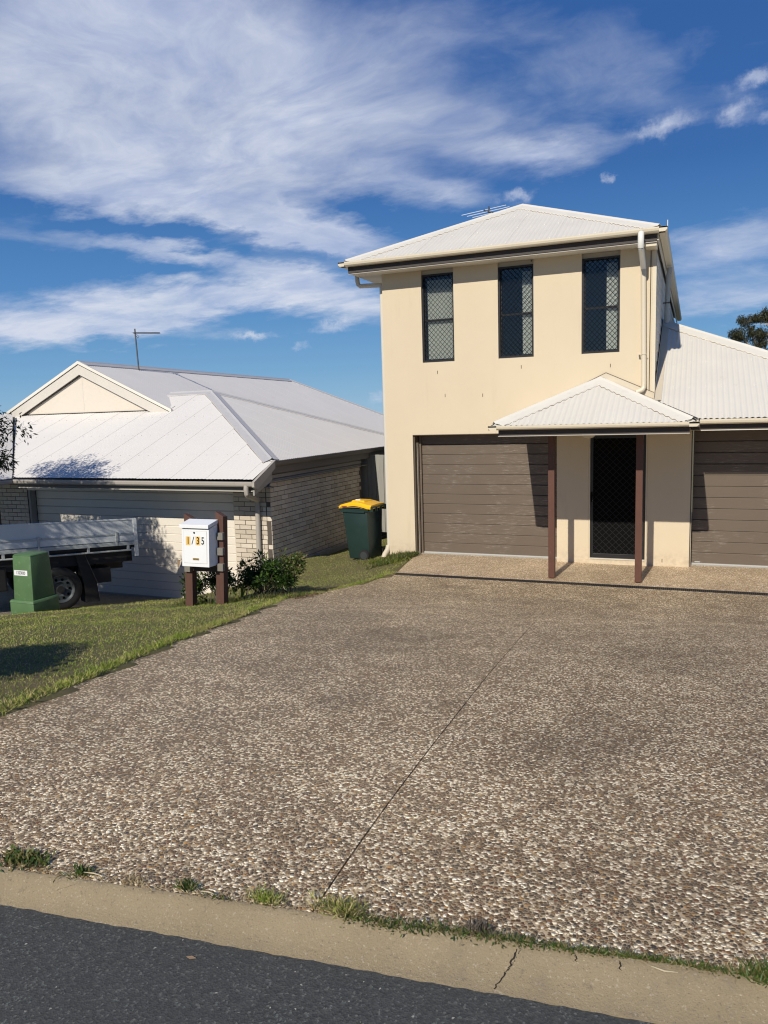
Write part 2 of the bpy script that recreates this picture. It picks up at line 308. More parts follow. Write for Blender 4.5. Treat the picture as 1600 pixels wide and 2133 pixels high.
# asphalt
m, t, b = mat('asphalt', (.05, .052, .055), .85)
P = obco(t); v = t.n('ShaderNodeTexVoronoi', i={'Vector': P, 'Scale': 150.0}); sp = t.n('ShaderNodeSeparateColor', i={0: v.outputs['Color']})
c = t.mix(sp.outputs[0], (.040, .0405, .038), (.078, .079, .073)); c = t.mix(t.m('GREATER_THAN', sp.outputs[1], .93), c, (.13, .135, .12))
c = t.mix(t.m('GREATER_THAN', sp.outputs[2], .9990), c, (.40, .38, .32)); c = t.mix(t.rampf(t.noise(P, 2.2, 5, .6), .35, .7, 0, .35), c, (.058, .058, .055))
t.L.new(c, b.inputs['Base Color']); bump(t, b, t.m('ADD', t.m('MULTIPLY', v.outputs['Distance'], .5), t.noise(P, 60, 4, .7)), .45, .006)
# kerb concrete
m, t, b = mat('kerb_concrete', (.33, .26, .18), .9)
P = obco(t); c = t.mix(t.noise(P, 3.5, 6, .65), (.225, .176, .104), (.345, .272, .165)); c = t.mix(t.rampf(t.noise(P, 30, 6, .74), .56, .70, 0, .6), c, (.14, .11, .08))
c = t.mix(t.rampf(t.noise(P, 110, 3, .6), .58, .70, 0, .6), c, (.47, .40, .30)); c = t.mix(t.rampf(t.noise(t.vm('ADD', P, (5, 2, 0)), 140, 3, .7), .60, .70, 0, .7), c, (.12, .09, .065)); c = t.mix(t.rampf(t.noise(P, 6, 6, .72), .50, .75, 0, .5), c, (.19, .155, .11))
t.L.new(c, b.inputs['Base Color']); bump(t, b, t.noise(P, 130, 4, .7), .7, .006)
simple('crack_dark', (.02, .016, .012), 1.0); simple('joint_dark', (.03, .025, .02), 1.0)
simple('drain_black', (.018, .018, .02), .5); simple('soil_dark', (.05, .035, .022), .95, var=.4, vs=20, bs=.6, bsc=60)
simple('far_land', (.05, .07, .05), .95); simple('weatherboard', (.60, .56, .48), .7, var=.04)

# ------------------------------------------------------------------ geometry helpers
class MB:
    def __init__(s): s.v = []; s.f = []
    def add(s, vs, fs):
        o = len(s.v); s.v += [tuple(p) for p in vs]; s.f += [tuple(i + o for i in q) for q in fs]; return s
    def box(s, x0, x1, y0, y1, z0, z1, T=None):
        vs = [(x, y, z) for z in (z0, z1) for y in (y0, y1) for x in (x0, x1)]
        if T: vs = [T(*p) for p in vs]
        return s.add(vs, [(0, 2, 3, 1), (4, 5, 7, 6), (0, 1, 5, 4), (2, 6, 7, 3), (0, 4, 6, 2), (1, 3, 7, 5)])
    def quad(s, *p): return s.add(p, [tuple(range(len(p)))])
    def prism(s, poly, ext):
        """polygon (3d points) extruded by vector ext"""
        n = len(poly); e = Vector(ext); a = [Vector(p) for p in poly]; b = [p + e for p in a]
        return s.add(a + b, [tuple(range(n))[::-1], tuple(range(n, 2 * n))] + [(i, (i + 1) % n, n + (i + 1) % n, n + i) for i in range(n)])
    def tube(s, pts, r, n=10, cap=True):
        pts = [Vector(p) for p in pts]; rs = r if isinstance(r, (list, tuple)) else [r] * len(pts)
        o = len(s.v); prev = None
        for k, p in enumerate(pts):
            d = (pts[min(k + 1, len(pts) - 1)] - pts[max(k - 1, 0)]).normalized()
            if prev is None: a = d.orthogonal().normalized()
            else: a = (prev - d * prev.dot(d)).normalized()
            prev = a; bb = d.cross(a)
            for j in range(n):
                an = 2 * PI * j / n; s.v.append(tuple(p + (a * math.cos(an) + bb * math.sin(an)) * rs[k]))
        for k in range(len(pts) - 1):
            for j in range(n):
                s.f.append((o + k * n + j, o + k * n + (j + 1) % n, o + (k + 1) * n + (j + 1) % n, o + (k + 1) * n + j))
        if cap:
            s.f.append(tuple(o + j for j in range(n))[::-1]); s.f.append(tuple(o + (len(pts) - 1) * n + j for j in range(n)))
        return s
    def lathe(s, cx, cy, prof, n=24, T=None):
        o = len(s.v)
        for (r, z) in prof:
            for j in range(n):
                p = (cx + r * math.cos(2 * PI * j / n), cy + r * math.sin(2 * PI * j / n), z); s.v.append(T(*p) if T else p)
        for k in range(len(prof) - 1):
            for j in range(n): s.f.append((o + k * n + j, o + k * n + (j + 1) % n, o + (k + 1) * n + (j + 1) % n, o + (k + 1) * n + j))
        s.f.append(tuple(o + j for j in range(n))[::-1]); s.f.append(tuple(o + (len(prof) - 1) * n + j for j in range(n)))
        return s
    def mesh(s, name, m, smooth=False, bevel=0):
        me = bpy.data.meshes.new(name); me.from_pydata(s.v, [], s.f); me.update()
        if bevel:
            bm = bmesh.new(); bm.from_mesh(me); bmesh.ops.remove_doubles(bm, verts=bm.verts, dist=1e-5)
            es = [e for e in bm.edges if e.is_manifold and e.calc_face_angle(0) > .6]
            bmesh.ops.bevel(bm, geom=es, offset=bevel, segments=2, affect='EDGES', profile=.6); bm.to_mesh(me); bm.free()
        if m: me.materials.append(M[m])
        if smooth:
            me.polygons.foreach_set('use_smooth', [True] * len(me.polygons))
            try: me.set_sharp_from_angle(angle=math.radians(40))
            except Exception: pass
        return me
    def obj(s, name, m, parent=None, smooth=False, bevel=0, kind=None, label=None):
        return link(name, s.mesh(name, m, smooth, bevel), parent, kind, label)
def link(name, me, parent=None, kind=None, label=None):
    o = bpy.data.objects.new(name, me); C.objects.link(o)
    if parent:
        o.parent = parent
        if parent.type == 'EMPTY': o.matrix_parent_inverse = Matrix.Translation(parent.location).inverted()
    if kind: o['kind'] = kind
    if label: o['label'] = label
    return o
def thing(name, label, cat, loc=(0, 0, 0), group=None):
    o = bpy.data.objects.new(name, None); C.objects.link(o); o.location = loc; o.empty_display_size = .2
    o['label'] = label; o['category'] = cat
    if group: o['group'] = group
    return o
def tag(o, label, cat, group=None, kind=None):
    o['label'] = label
    if cat: o['category'] = cat
    if group: o['group'] = group
    if kind: o['kind'] = kind
    return o
# the neighbour's frame: x along its garage front, y back into the lot
LT = -0.02629; LX, LY = -1.89075, -0.94652; LC, LS = math.cos(LT), math.sin(LT)
def Lf(a, b, z): return (LX + LC * a - LS * b, LY + LS * a + LC * b, z)
def Id(a, b, z): return (a, b, z)

def corr_z(a, pitch, amp): return amp * math.cos(2 * PI * a / pitch)
def roof_plane(T, x0, x1, lo, hi, zf, axis='y', pitch=.0762, amp=.0075, sheet=.762, per=8, mname='roof_cream', parent=None, screws=None, lap=.0035):
    """corrugated sheets over the roof region lo(a)..hi(a); ribs run along b. axis 'y': a=x,b=y ; axis 'x': a=y,b=x. zf(x,y) is the height."""
    out = []; st = pitch / per; k0 = math.floor(x0 / sheet); k1 = math.ceil(x1 / sheet)
    scr = MB()
    for k in range(k0, k1):
        a0 = max(x0, k * sheet); a1 = min(x1, (k + 1) * sheet)
        if a1 - a0 < .02: continue
        n = max(2, int(round((a1 - a0) / st)) + 1); mb = MB(); vs = []; fs = []; cnt = 0; last = None
        for i in range(n):
            a = a0 + (a1 - a0) * i / (n - 1); l, h = lo(a), hi(a)
            if h - l < .01: last = None; continue
            lift = corr_z(a, pitch, amp) + lap * (a - k * sheet) / sheet
            row = []
            for bcoord in (l, h):
                x, y = (a, bcoord) if axis == 'y' else (bcoord, a)
                row.append(len(vs)); vs.append(T(x, y, zf(x, y) + lift))
            if last: fs.append((last[0], row[0], row[1], last[1]))
            last = row; ends = (a, l, h, lift)
        if not fs: continue
        if k + 1 < k1:
            a, l, h, lift = ends; q = []
            for bcoord in (l, h):
                x, y = (a, bcoord) if axis == 'y' else (bcoord, a); q.append(len(vs)); vs.append(T(x, y, zf(x, y) + lift - lap - .004))
            fs.append((last[0], q[0], q[1], last[1]) if last else fs[-1])
        mb.add(vs, fs); o = mb.obj('roof_sheet', mname, parent, smooth=True); out.append(o)
    if screws:
        for bv in screws:
            a = math.ceil(x0 / (pitch * 3)) * pitch * 3
            while a < x1:
                if lo(a) + .05 < bv < hi(a) - .12:
                    x, y = (a, bv) if axis == 'y' else (bv, a)
                    z = zf(x, y) + amp + .004
                    p = [T(x + .009 * math.cos(q * PI / 3), y + .009 * math.sin(q * PI / 3), z + .006) for q in range(6)]
                    q_ = [T(x + .011 * math.cos(q * PI / 3), y + .011 * math.sin(q * PI / 3), z - .006) for q in range(6)]
                    scr.add(p + q_, [(0, 1, 2, 3, 4, 5)] + [(6 + i, 6 + (i + 1) % 6, (i + 1) % 6, i) for i in range(6)])
                a += pitch * 3
        if scr.v: scr.obj('roof_screws', 'cap_grey' if 'grey' in mname else 'cap_cream', parent, kind='stuff')
    return out
def cap(T, p0, p1, z1f, z2f, side, wid=.16, rise=.028, mname='cap_cream', parent=None, lip1=None, lip2=None, name='ridge_cap', clip=None):
    """folded capping from p0 to p1 (x,y,z); side = plan direction of flange 1, flange 2 goes the other way. z?f(x,y) heights of the two slopes.
    lip?: function giving the corrugation height for the scribed edge of that flange"""
    P0, P1 = Vector(p0), Vector(p1); L = (P1 - P0).length; n = max(2, int(L / .0127)); mb = MB(); vs = []; fs = []
    sd = Vector((side[0], side[1], 0)).normalized()
    for i in range(n + 1):
        q = P0.lerp(P1, i / n); row = []
        def cl(x, y): return (min(max(x, clip[0]), clip[1]), max(y, clip[2])) if clip else (x, y)
        def pt(off, zf, extra): x, y = cl(q.x + sd.x * off, q.y + sd.y * off); return T(x, y, zf(x, y) + extra)
        def lz(off, zf, lip):
            x, y = cl(q.x + sd.x * off, q.y + sd.y * off)
            return T(x, y, zf(x, y) + (lip(x, y) + .001 if lip else .004))
        r = [lz(wid + .004, z1f, lip1), pt(wid, z1f, rise * .75), pt(.035, z1f, rise)]
        r += [T(q.x, q.y, max(z1f(q.x, q.y), z2f(q.x, q.y)) + rise + .018)]
        r += [pt(-.035, z2f, rise), pt(-wid, z2f, rise * .75), lz(-wid - .004, z2f, lip2)]
        b0 = len(vs); vs += r
        if i:
            for j in range(6): fs.append((b0 - 7 + j, b0 + j, b0 + j + 1, b0 - 7 + j + 1))
    mb.add(vs, fs); ob = mb.obj(name, mname, parent, smooth=False)
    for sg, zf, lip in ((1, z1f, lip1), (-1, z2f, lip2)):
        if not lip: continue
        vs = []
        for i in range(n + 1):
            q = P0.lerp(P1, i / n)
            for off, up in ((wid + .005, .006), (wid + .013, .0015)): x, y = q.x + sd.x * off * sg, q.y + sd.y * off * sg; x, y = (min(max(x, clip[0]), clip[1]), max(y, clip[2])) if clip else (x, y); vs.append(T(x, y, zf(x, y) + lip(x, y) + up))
        MB().add(vs, [(2 * i, 2 * i + 1, 2 * i + 3, 2 * i + 2) for i in range(n)]).obj('cap_edge', 'edge_dark', parent)  # dark strip following the corrugation just past the flange edge
    return ob
def gutter(T, p0, p1, out, mname, parent, h=.105, w=.125, closed=(True, True), name='gutter'):
    """quad gutter: lip line from p0 to p1 (top front edge), out = unit plan vector pointing away from the house"""
    o = Vector((out[0], out[1], 0)); A, B = Vector(p0), Vector(p1); mb = MB()
    prof = [(-w, 0.0), (-w, -h), (-.03, -h), (-.008, -h * .72), (0, -.02), (0, 0), (-.012, .004), (-.014, -.008), (-.016, -.02), (-.022, -h * .7), (-.04, -h + .006), (-w + .004, -h + .006), (-w + .004, 0)]
    def P(base, q): v = base + o * q[0]; return T(v.x, v.y, v.z + q[1])
    n = len(prof); vs = [P(A, q) for q in prof] + [P(B, q) for q in prof]
    mb.add(vs, [(i, (i + 1) % n, n + (i + 1) % n, n + i) for i in range(n)])
    for base, c_ in ((A, closed[0]), (B, closed[1])):
        if c_:
            mb.quad(*[P(base, q) for q in (prof[0], prof[1], prof[2], prof[3], prof[4], prof[5])])
    return mb.obj(name, mname, parent)
def wall_open(T, x0, x1, z0, z1, y0, th, ops, mname, name, parent, kind=None):
    """flat wall facing -y at y0 with rectangular openings (x0,x1,z0,z1) and reveals of depth th"""
    xs = sorted({x0, x1, *[o[0] for o in ops], *[o[1] for o in ops]}); zs = sorted({z0, z1, *[o[2] for o in ops], *[o[3] for o in ops]})
    xs = [x for x in xs if x0 <= x <= x1]; zs = [z for z in zs if z0 <= z <= z1]
    mb = MB()
    def ins(xa, xb, za, zb):
        cx, cz = (xa + xb) / 2, (za + zb) / 2
        return any(o[0] < cx < o[1] and o[2] < cz < o[3] for o in ops)
    for i in range(len(xs) - 1):
        for j in range(len(zs) - 1):
            if not ins(xs[i], xs[i + 1], zs[j], zs[j + 1]):
                mb.quad(T(xs[i], y0, zs[j]), T(xs[i + 1], y0, zs[j]), T(xs[i + 1], y0, zs[j + 1]), T(xs[i], y0, zs[j + 1]))
                mb.quad(T(xs[i], y0 + th, zs[j]), T(xs[i], y0 + th, zs[j + 1]), T(xs[i + 1], y0 + th, zs[j + 1]), T(xs[i + 1], y0 + th, zs[j]))
    for (a, b, c, d) in ops:
        mb.quad(T(a, y0, c), T(a, y0 + th, c), T(a, y0 + th, d), T(a, y0, d)); mb.quad(T(b, y0, c), T(b, y0, d), T(b, y0 + th, d), T(b, y0 + th, c))
        mb.quad(T(a, y0, d), T(a, y0 + th, d), T(b, y0 + th, d), T(b, y0, d))
        if c > z0: mb.quad(T(a, y0, c), T(b, y0, c), T(b, y0 + th, c), T(a, y0 + th, c))
    mb.quad(T(x0, y0, z0), T(x0, y0, z1), T(x0, y0 + th, z1), T(x0, y0 + th, z0)); mb.quad(T(x1, y0, z0), T(x1, y0 + th, z0), T(x1, y0 + th, z1), T(x1, y0, z1))
    return mb.obj(name, mname, parent)
def text_mesh(txt, size, T, m, name, parent, depth=.001, sx=1.0, label=None, bold=0.0):
    cu = bpy.data.curves.new(name, 'FONT'); cu.body = txt; cu.size = size; cu.extrude = depth; cu.align_x = 'CENTER'; cu.align_y = 'CENTER'; cu.offset = bold
    to = bpy.data.objects.new(name + '_t', cu); C.objects.link(to); bpy.context.view_layer.update()
    dg = bpy.context.evaluated_depsgraph_get(); me = bpy.data.meshes.new_from_object(to.evaluated_get(dg)); bpy.data.objects.remove(to)
    for v in me.vertices: v.co = Vector(T(v.co.x * sx, v.co.y, v.co.z))
    me.materials.clear(); me.materials.append(M[m])
    return link(name, me, parent, label=label)
def npmesh(name, V, F, m, nper):
    """fast mesh: V (n,3) array, F (k,nper) array"""
    me = bpy.data.meshes.new(name); V = np.asarray(V, np.float32); F = np.asarray(F, np.int32)
    me.vertices.add(len(V)); me.vertices.foreach_set('co', V.ravel()); me.loops.add(F.size); me.loops.foreach_set('vertex_index', F.ravel())
    me.polygons.add(len(F)); me.polygons.foreach_set('loop_start', np.arange(0, F.size, nper, dtype=np.int32)); me.polygons.foreach_set('loop_total', np.full(len(F), nper, np.int32))
    me.update(calc_edges=True); me.materials.append(M[m]); return me
def leaves_mesh(name, P, D, L, Wd, m, seed=0, fold=.25):
    """one folded leaf (4 verts, 2 tris) at each point P pointing along D"""
    r = np.random.default_rng(seed); P = np.asarray(P, float); D = np.asarray(D, float); n = len(P)
    D = D / (np.linalg.norm(D, axis=1, keepdims=True) + 1e-9); A = r.normal(size=(n, 3)); Sd = np.cross(D, A); Sd /= (np.linalg.norm(Sd, axis=1, keepdims=True) + 1e-9); N = np.cross(Sd, D)
    L = np.broadcast_to(L, (n,))[:, None] * r.uniform(.65, 1.25, (n, 1)); Wd = np.broadcast_to(Wd, (n,))[:, None] * r.uniform(.7, 1.2, (n, 1))
    V = np.empty((n, 4, 3)); V[:, 0] = P; V[:, 1] = P + D * L * .45 + Sd * Wd * .5 + N * Wd * fold; V[:, 2] = P + D * L; V[:, 3] = P + D * L * .45 - Sd * Wd * .5 + N * Wd * fold
    b = (np.arange(n) * 4)[:, None]; F = np.concatenate([b + np.array([[0, 1, 2]]), b + np.array([[0, 2, 3]])], 1).reshape(-1, 3)
    return npmesh(name, V.reshape(-1, 3), F, m, 3)

# ------------------------------------------------------------------ ground, road, kerb, driveways
ZY = [-11.3, -10.57, -9.94, -9.14, -7.48, -5.35, -3.58, -2.4, -1.6, 0]; ZZ = [.992, .983, .94, .862, .676, .39, .121, .03, 0, 0]
# smooth profile of the driveway slope
_ys = np.linspace(-11.3, 0.2, 461); _zs = np.interp(_ys, ZY, ZZ); _k = np.hanning(41); _k /= _k.sum()
_zs = np.convolve(np.pad(_zs, 20, 'edge'), _k, 'valid')
_zs = np.where(_ys > -1.62, 0, _zs)
def zD(y): return np.interp(y, _ys, _zs)
KA, KB = np.array([2.82, -10.875]), np.array([5.333, -10.542]); KD = (KB - KA) / np.linalg.norm(KB - KA); KN = np.array([-KD[1], KD[0]])   # kerb line and its normal towards the house
def kd(x, y): return (x - KA[0]) * KN[0] + (y - KA[1]) * KN[1]        # distance behind the kerb's back edge
def xL(y): return np.interp(y, [-11, -5, -3.3, -.9], [-4.4, -3.9, -3.3, -2.75])
def zL(y): return np.interp(y, [-11.5, -4.9, -3.3, -.8, 0], [.95, -.32, -.57, -.955, -.955])
def sst(a, b, x): t_ = np.clip((x - a) / (b - a), 0, 1); return t_ * t_ * (3 - 2 * t_)
def _nz(x, y): return .012 * np.sin(2.1 * x + 1.3 * y) + .010 * np.sin(3.7 * x - 2.9 * y + 1) + .006 * np.sin(7.3 * x + 5.1 * y)
def gz(x, y):
    x = np.asarray(x, float); y = np.asarray(y, float)
    a = np.interp(y, [-11, -9, -7, -5, 0, 4], [.0, .03, .07, .095, .085, .085])
    law = zD(y) + np.minimum(x - .6, 0) * a - .045 * np.clip(y, 0, 30)
    law = law + _nz(x, y) * sst(.9, .2, x) + .015
    law = np.where(x < -1.9, law - 0.0, law)
    wdt = np.interp(y, [-11, -6, -4.6, -3, -1], [.6, .7, 1.0, 1.35, .9]); t_ = sst(0.0, 1.0, (x - (xL(y) + np.interp(y, [-6, -4.4, -3], [0, .05, .15]))) / wdt)
    z = zL(y) + (law - zL(y)) * t_
    # bank in front of the neighbour's brick corner
    z = np.where((y > -1.2) & (x < -1.9), np.minimum(z, law), z)
    back = kd(x, y)
    z = np.where(back < 0, .80, np.where(back < .6, np.minimum(z + 0 * x, 1.0), z))
    far = sst(6, 45, y) * 3.5 + sst(40, 400, y) * 12
    return z - far - .12 * sst(9, 30, x) * 0
gx = np.concatenate([-np.geomspace(4000, 12.5, 22), np.arange(-12, 12.01, .14), np.geomspace(12.6, 4000, 22)])
gy = np.concatenate([-np.geomspace(4000, 14, 18), np.arange(-13.4, 6, .12), np.geomspace(6.3, 6000, 40)])
GX, GY = np.meshgrid(gx, gy); GZ = gz(GX, GY)
# the ground is kept just under the concrete slabs
EDX = [.699, .56, .42, .33, .25, .50, .70, .812, .986, 1.139, 1.299, 1.375, 1.43, 1.62, 1.66]; EDY = [-1.607, -2.361, -3.074, -3.67, -4.3, -5.113, -5.87, -6.389, -7.254, -8.076, -8.764, -9.258, -9.661, -10.6, -11.1]
def xE(y): return np.interp(-np.asarray(y), [-v for v in EDY], EDX)
und = (GX > xE(GY) + .10) & (GY < -1.0) & (kd(GX, GY) > -.3); GZ = np.where(und, GZ - .12, GZ)
und = (GX > .45) & (GY >= -1.75) & (GY < 12); GZ = np.where(und, np.minimum(GZ, -.06), GZ)
ny, nx = GX.shape; V = np.stack([GX, GY, GZ], -1).reshape(-1, 3); ii = np.arange(ny * nx).reshape(ny, nx)
F = np.stack([ii[:-1, :-1], ii[:-1, 1:], ii[1:, 1:], ii[1:, :-1]], -1).reshape(-1, 4)
g_o = link('ground', npmesh('ground', V, F, 'lawn_soil', 4), kind='structure')
g_o.data.polygons.foreach_set('use_smooth', [True] * len(g_o.data.polygons))

# front driveway: two slabs either side of a sawn joint, 7 mm apart
def jx(y): return 3.491 + (-3.574 - y) * (3.989 - 3.491) / (10.584 - 3.574)
def gp(y): return float(np.interp(y, [-9, -4.5, -3], [.0034, .0016, .0006]))
def kback_y(x): return KA[1] + (x - KA[0]) * KD[1] / KD[0]
def slab(name, xa, xb, ya, yb_f, m, zoff=0.0, step=.10, zfun=None, label=None, jag=0.0):
    ys = np.arange(0, 1.0001, step / 9.0); vs = []; fs = []; nxs = 14; zfun = zfun or (lambda x, y: zD(y))
    for i, tt in enumerate(ys):
        for j in range(nxs + 1):
            s_ = j / nxs; y_top = ya; 
            y = y_top + (-10.7 - y_top) * tt; x = xa(y) + (xb(y) - xa(y)) * s_
            ye = yb_f(x); y = y_top + (ye - y_top) * tt; x = xa(y) + (xb(y) - xa(y)) * s_
            if j == 0 and jag: x += jag * (math.sin(y * 9.1) + .6 * math.sin(y * 23.7 + 1) + .5 * math.sin(y * 51))
            vs.append((x, y, float(zfun(x, y)) + zoff))
    nn = nxs + 1; ni = len(ys)
    for i in range(ni - 1):
        for j in range(nxs): fs.append((i * nn + j, (i + 1) * nn + j, (i + 1) * nn + j + 1, i * nn + j + 1))
    o = len(vs); ring = [j for j in range(nn)] + [i * nn + nxs for i in range(1, ni)] + [(ni - 1) * nn + j for j in range(nxs - 1, -1, -1)] + [i * nn for i in range(ni - 2, 0, -1)]
    for r in ring: v = vs[r]; vs.append((v[0], v[1], v[2] - .11))
    for k in range(len(ring)): a, b_ = ring[k], ring[(k + 1) % len(ring)]; fs.append((a, b_, o + (k + 1) % len(ring), o + k))
    mb = MB(); mb.add(vs, fs); ob = mb.obj(name, m, None, smooth=False, kind='structure'); return ob
slab('driveway', lambda y: float(xE(y)), lambda y: jx(y) - gp(y), -1.665, lambda x: kback_y(x) + .014, 'aggregate_drive', 0, jag=.012)
slab('driveway', lambda y: jx(y) + gp(y), lambda y: 8.9, -1.665, lambda x: kback_y(x) + .014, 'aggregate_drive', 0)
mb = MB(); mb.quad((3.2, -1.7, -.07), (4.4, -10.6, .86), (4.5, -10.6, .86), (3.6, -1.7, -.07)); 
# apron in front of the doors
ap = MB(); ap.prism([(.71, -1.495, -.1), (.62, -.9, -.1), (.50, -.02, -.1), (.50, .32, -.1), (8.9, .32, -.1), (8.9, -1.495, -.1)], (0, 0, .1)); ap.obj('apron', 'aggregate_apron', kind='structure')
# drain channel with its grate
dr = thing('drain_channel', 'long black slotted drain grate crossing the driveway in front of the garage doors', 'drain', (4.8, -1.58, 0))
MB().box(.70, 8.9, -1.663, -1.655, -.1, .002).box(.70, 8.9, -1.505, -1.497, -.1, .002).obj('frame', 'drain_black', dr)
MB().box(.70, 8.9, -1.655, -1.505, -.10, -.09).obj('channel_base', 'void_black', dr)
g_ = MB(); x = .71
while x < 8.88: g_.box(x, x + .012, -1.652, -1.508, -.02, -.003); x += .026
for y in (-1.62, -1.58, -1.54): g_.box(.71, 8.88, y - .004, y + .004, -.02, -.0045)
g_.obj('grate_bars', 'drain_black', dr, kind='stuff')

# kerb strip, laid back towards the road
def kf(u): return float(np.clip(.49 + .13 * u, .44, .95))
kb = MB(); vs = []; fs = []; KP = [(0.012, .986), (.008, .990), (0, .990), (-.03, .978), (-.07, .958), (-.115, .938), (-.16, .927), (-.185, .922), (-.19, .85), (.012, .85)]
n = 150
for i in range(n + 1):
    u = -9 + 18.0 * i / n; wob = .004 * math.sin(u * 7) + .003 * math.sin(u * 17 + 2)
    for k, (d, z) in enumerate(KP):
        dd = (d + (wob if k in (6, 7, 8) else 0)) * (kf(u) if d < 0 else 1); p = KA + KD * u + KN * dd; vs.append((p[0], p[1], z))
m_ = len(KP)
for i in range(n):
    for k in range(m_): fs.append((i * m_ + k, (i + 1) * m_ + k, (i + 1) * m_ + (k + 1) % m_, i * m_ + (k + 1) % m_))
kb.add(vs, fs); kerb = kb.obj('kerb', 'kerb_concrete', None, smooth=True, kind='structure')
def kz(d): return float(np.interp(d, [-.185, -.16, -.115, -.07, -.03, 0, .035], [.922, .927, .938, .958, .978, .990, .994]))
def crack(pts, wd, name='crack'):
    c_ = MB(); vs = []; r = random.Random(3)
    fine = []
    for a, b_ in zip(pts, pts[1:]):
        for k in range(8): fine.append((a[0] + (b_[0] - a[0]) * k / 8 + r.uniform(-.004, .004), a[1] + (b_[1] - a[1]) * k / 8))
    for (u, d) in fine:
        ww = wd * r.uniform(.4, 1.3)
        for s_ in (-1, 1): p = KA + KD * (u + s_ * ww) + KN * d * kf(u); vs.append((p[0], p[1], kz(d) + .0012))
    c_.add(vs, [(2 * i, 2 * i + 1, 2 * i + 3, 2 * i + 2) for i in range(len(fine) - 1)]); c_.obj(name, 'crack_dark', kerb)
def ku(x, y): return (x - KA[0]) * KD[0] + (y - KA[1]) * KD[1]
crack([(ku(4.641, -10.62) + .01, -.02), (ku(4.64, -10.68), -.08), (ku(4.635, -10.71) - .004, -.10), (ku(4.62, -10.77) - .012, -.175)], .0026)
crack([(ku(4.641, -10.62) + .02, -.02), (ku(4.64, -10.66) + .012, -.05), (ku(4.64, -10.69), -.085)], .0010)
crack([(ku(4.823, -10.62), -.012), (ku(4.823, -10.62) + .001, -.035)], .0022); crack([(ku(4.944, -10.6), -.008), (ku(4.944, -10.6) + .002, -.042)], .0024)
crack([(.33, -.02), (.25, -.07)], .0008)
# road
rp = [KA + KD * -400 + KN * -.187, KA + KD * 400 + KN * -.187, KA + KD * 400 + KN * -8, KA + KD * -400 + KN * -8]
rd = MB(); vs = []; n = 1600
for i in range(n + 1):
    u = -10 + 20 * i / n; e = -.186 * kf(u) + .0015 * math.sin(u * 11) + .001 * math.sin(u * 31 + 1) + .0015 * math.sin(u * 67) + rnd.uniform(-.0012, .0012); p = KA + KD * u + KN * e; q = KA + KD * u + KN * -8
    vs += [(p[0], p[1], .9235), (q[0], q[1], .93)]
rd.add(vs, [(2 * i, 2 * i + 2, 2 * i + 3, 2 * i + 1) for i in range(n)])
for s_ in (-1, 1): a, b_ = KA + KD * 10 * s_, KA + KD * 300 * s_; rd.quad(*[(q[0], q[1], .9235) for q in (a + KN * -.186 * kf(10 * s_), b_ + KN * -.186 * kf(10 * s_), b_ + KN * -8, a + KN * -8)])
rd.obj('road', 'asphalt', None, kind='structure')
# neighbour's driveway
vs = []; fs = []; ys = np.linspace(-.75, -10.95, 70)
for y in ys:
    for x in (-9.2, float(xL(y)) - .05): vs.append((x, y, float(zL(y)) + .012)); 
fs = [(2 * i, 2 * i + 2, 2 * i + 3, 2 * i + 1) for i in range(len(ys) - 1)]
MB().add(vs, fs).obj('driveway', 'aggregate_far', None, kind='structure')

# ------------------------------------------------------------------ rendered two-storey house
H = thing('two_storey_house', 'cream rendered two-storey house with white corrugated roofs and brown garage doors', 'house', (2.3, 0, 0))
XR, XP, ZS = 4.53, 5.077, 4.965
wins = [(.72, 1.295), (2.058, 2.647), (3.411, 3.996)]; ZB, ZT = 3.405, 4.965
G1 = (.50, 3.02, 0, 2.15); G2 = (5.077, 7.55, 0, 2.15); DO = (3.535, 4.44, .0, 2.13)
wf = wall_open(Id, 0, XR, 2.6, ZS, 0, .11, [(a, b, ZB, ZT - .0) for a, b in wins], 'render_wall', 'front_wall', H)
wl = wall_open(Id, 0, XP, -.12, 2.6, 0, .30, [(G1[0], G1[1], -.12, G1[3]), (DO[0], DO[1], -.12, DO[3])], 'render_wall', 'front_wall', H)
MB().box(XP + .003, 8.2, .02, .3, 2.15, 2.40).box(7.55, 8.2, 0.0, .3, -.1, 2.147).obj('front_wall', 'render_wall', H)
# window head infills under the soffit, set back from the render
for a, b in wins: MB().box(a, b, .075, .10, 4.888, ZS - .003).obj('window_head', 'soffit_white', H)
# control joint and weep slots
MB().box(3.404, 3.409, -.0015, 0.001, 2.78, ZB).obj('control_joint', 'flashing_cream', H)
for (x, z) in ((.985, 3.23), (2.44, 3.25), (3.86, 3.20), (1.115, 2.83), (1.78, 2.81), (4.68, .09), (1.18, 3.9)):
    if z == 3.9: continue
    MB().box(x - .005, x + .005, -.0015, .002, z - .028, z + .028).obj('weep_slot', 'weep_dark', H)
# corner trim on the right edge
MB().box(4.44, 4.452, -.004, .002, 2.70, 4.93).obj('corner_trim', 'weep_dark', H)
MB().box(4.475, 4.53, -.006, .05, 2.66, 4.90).obj('corner_trim', 'cream_metal', H, bevel=.004)
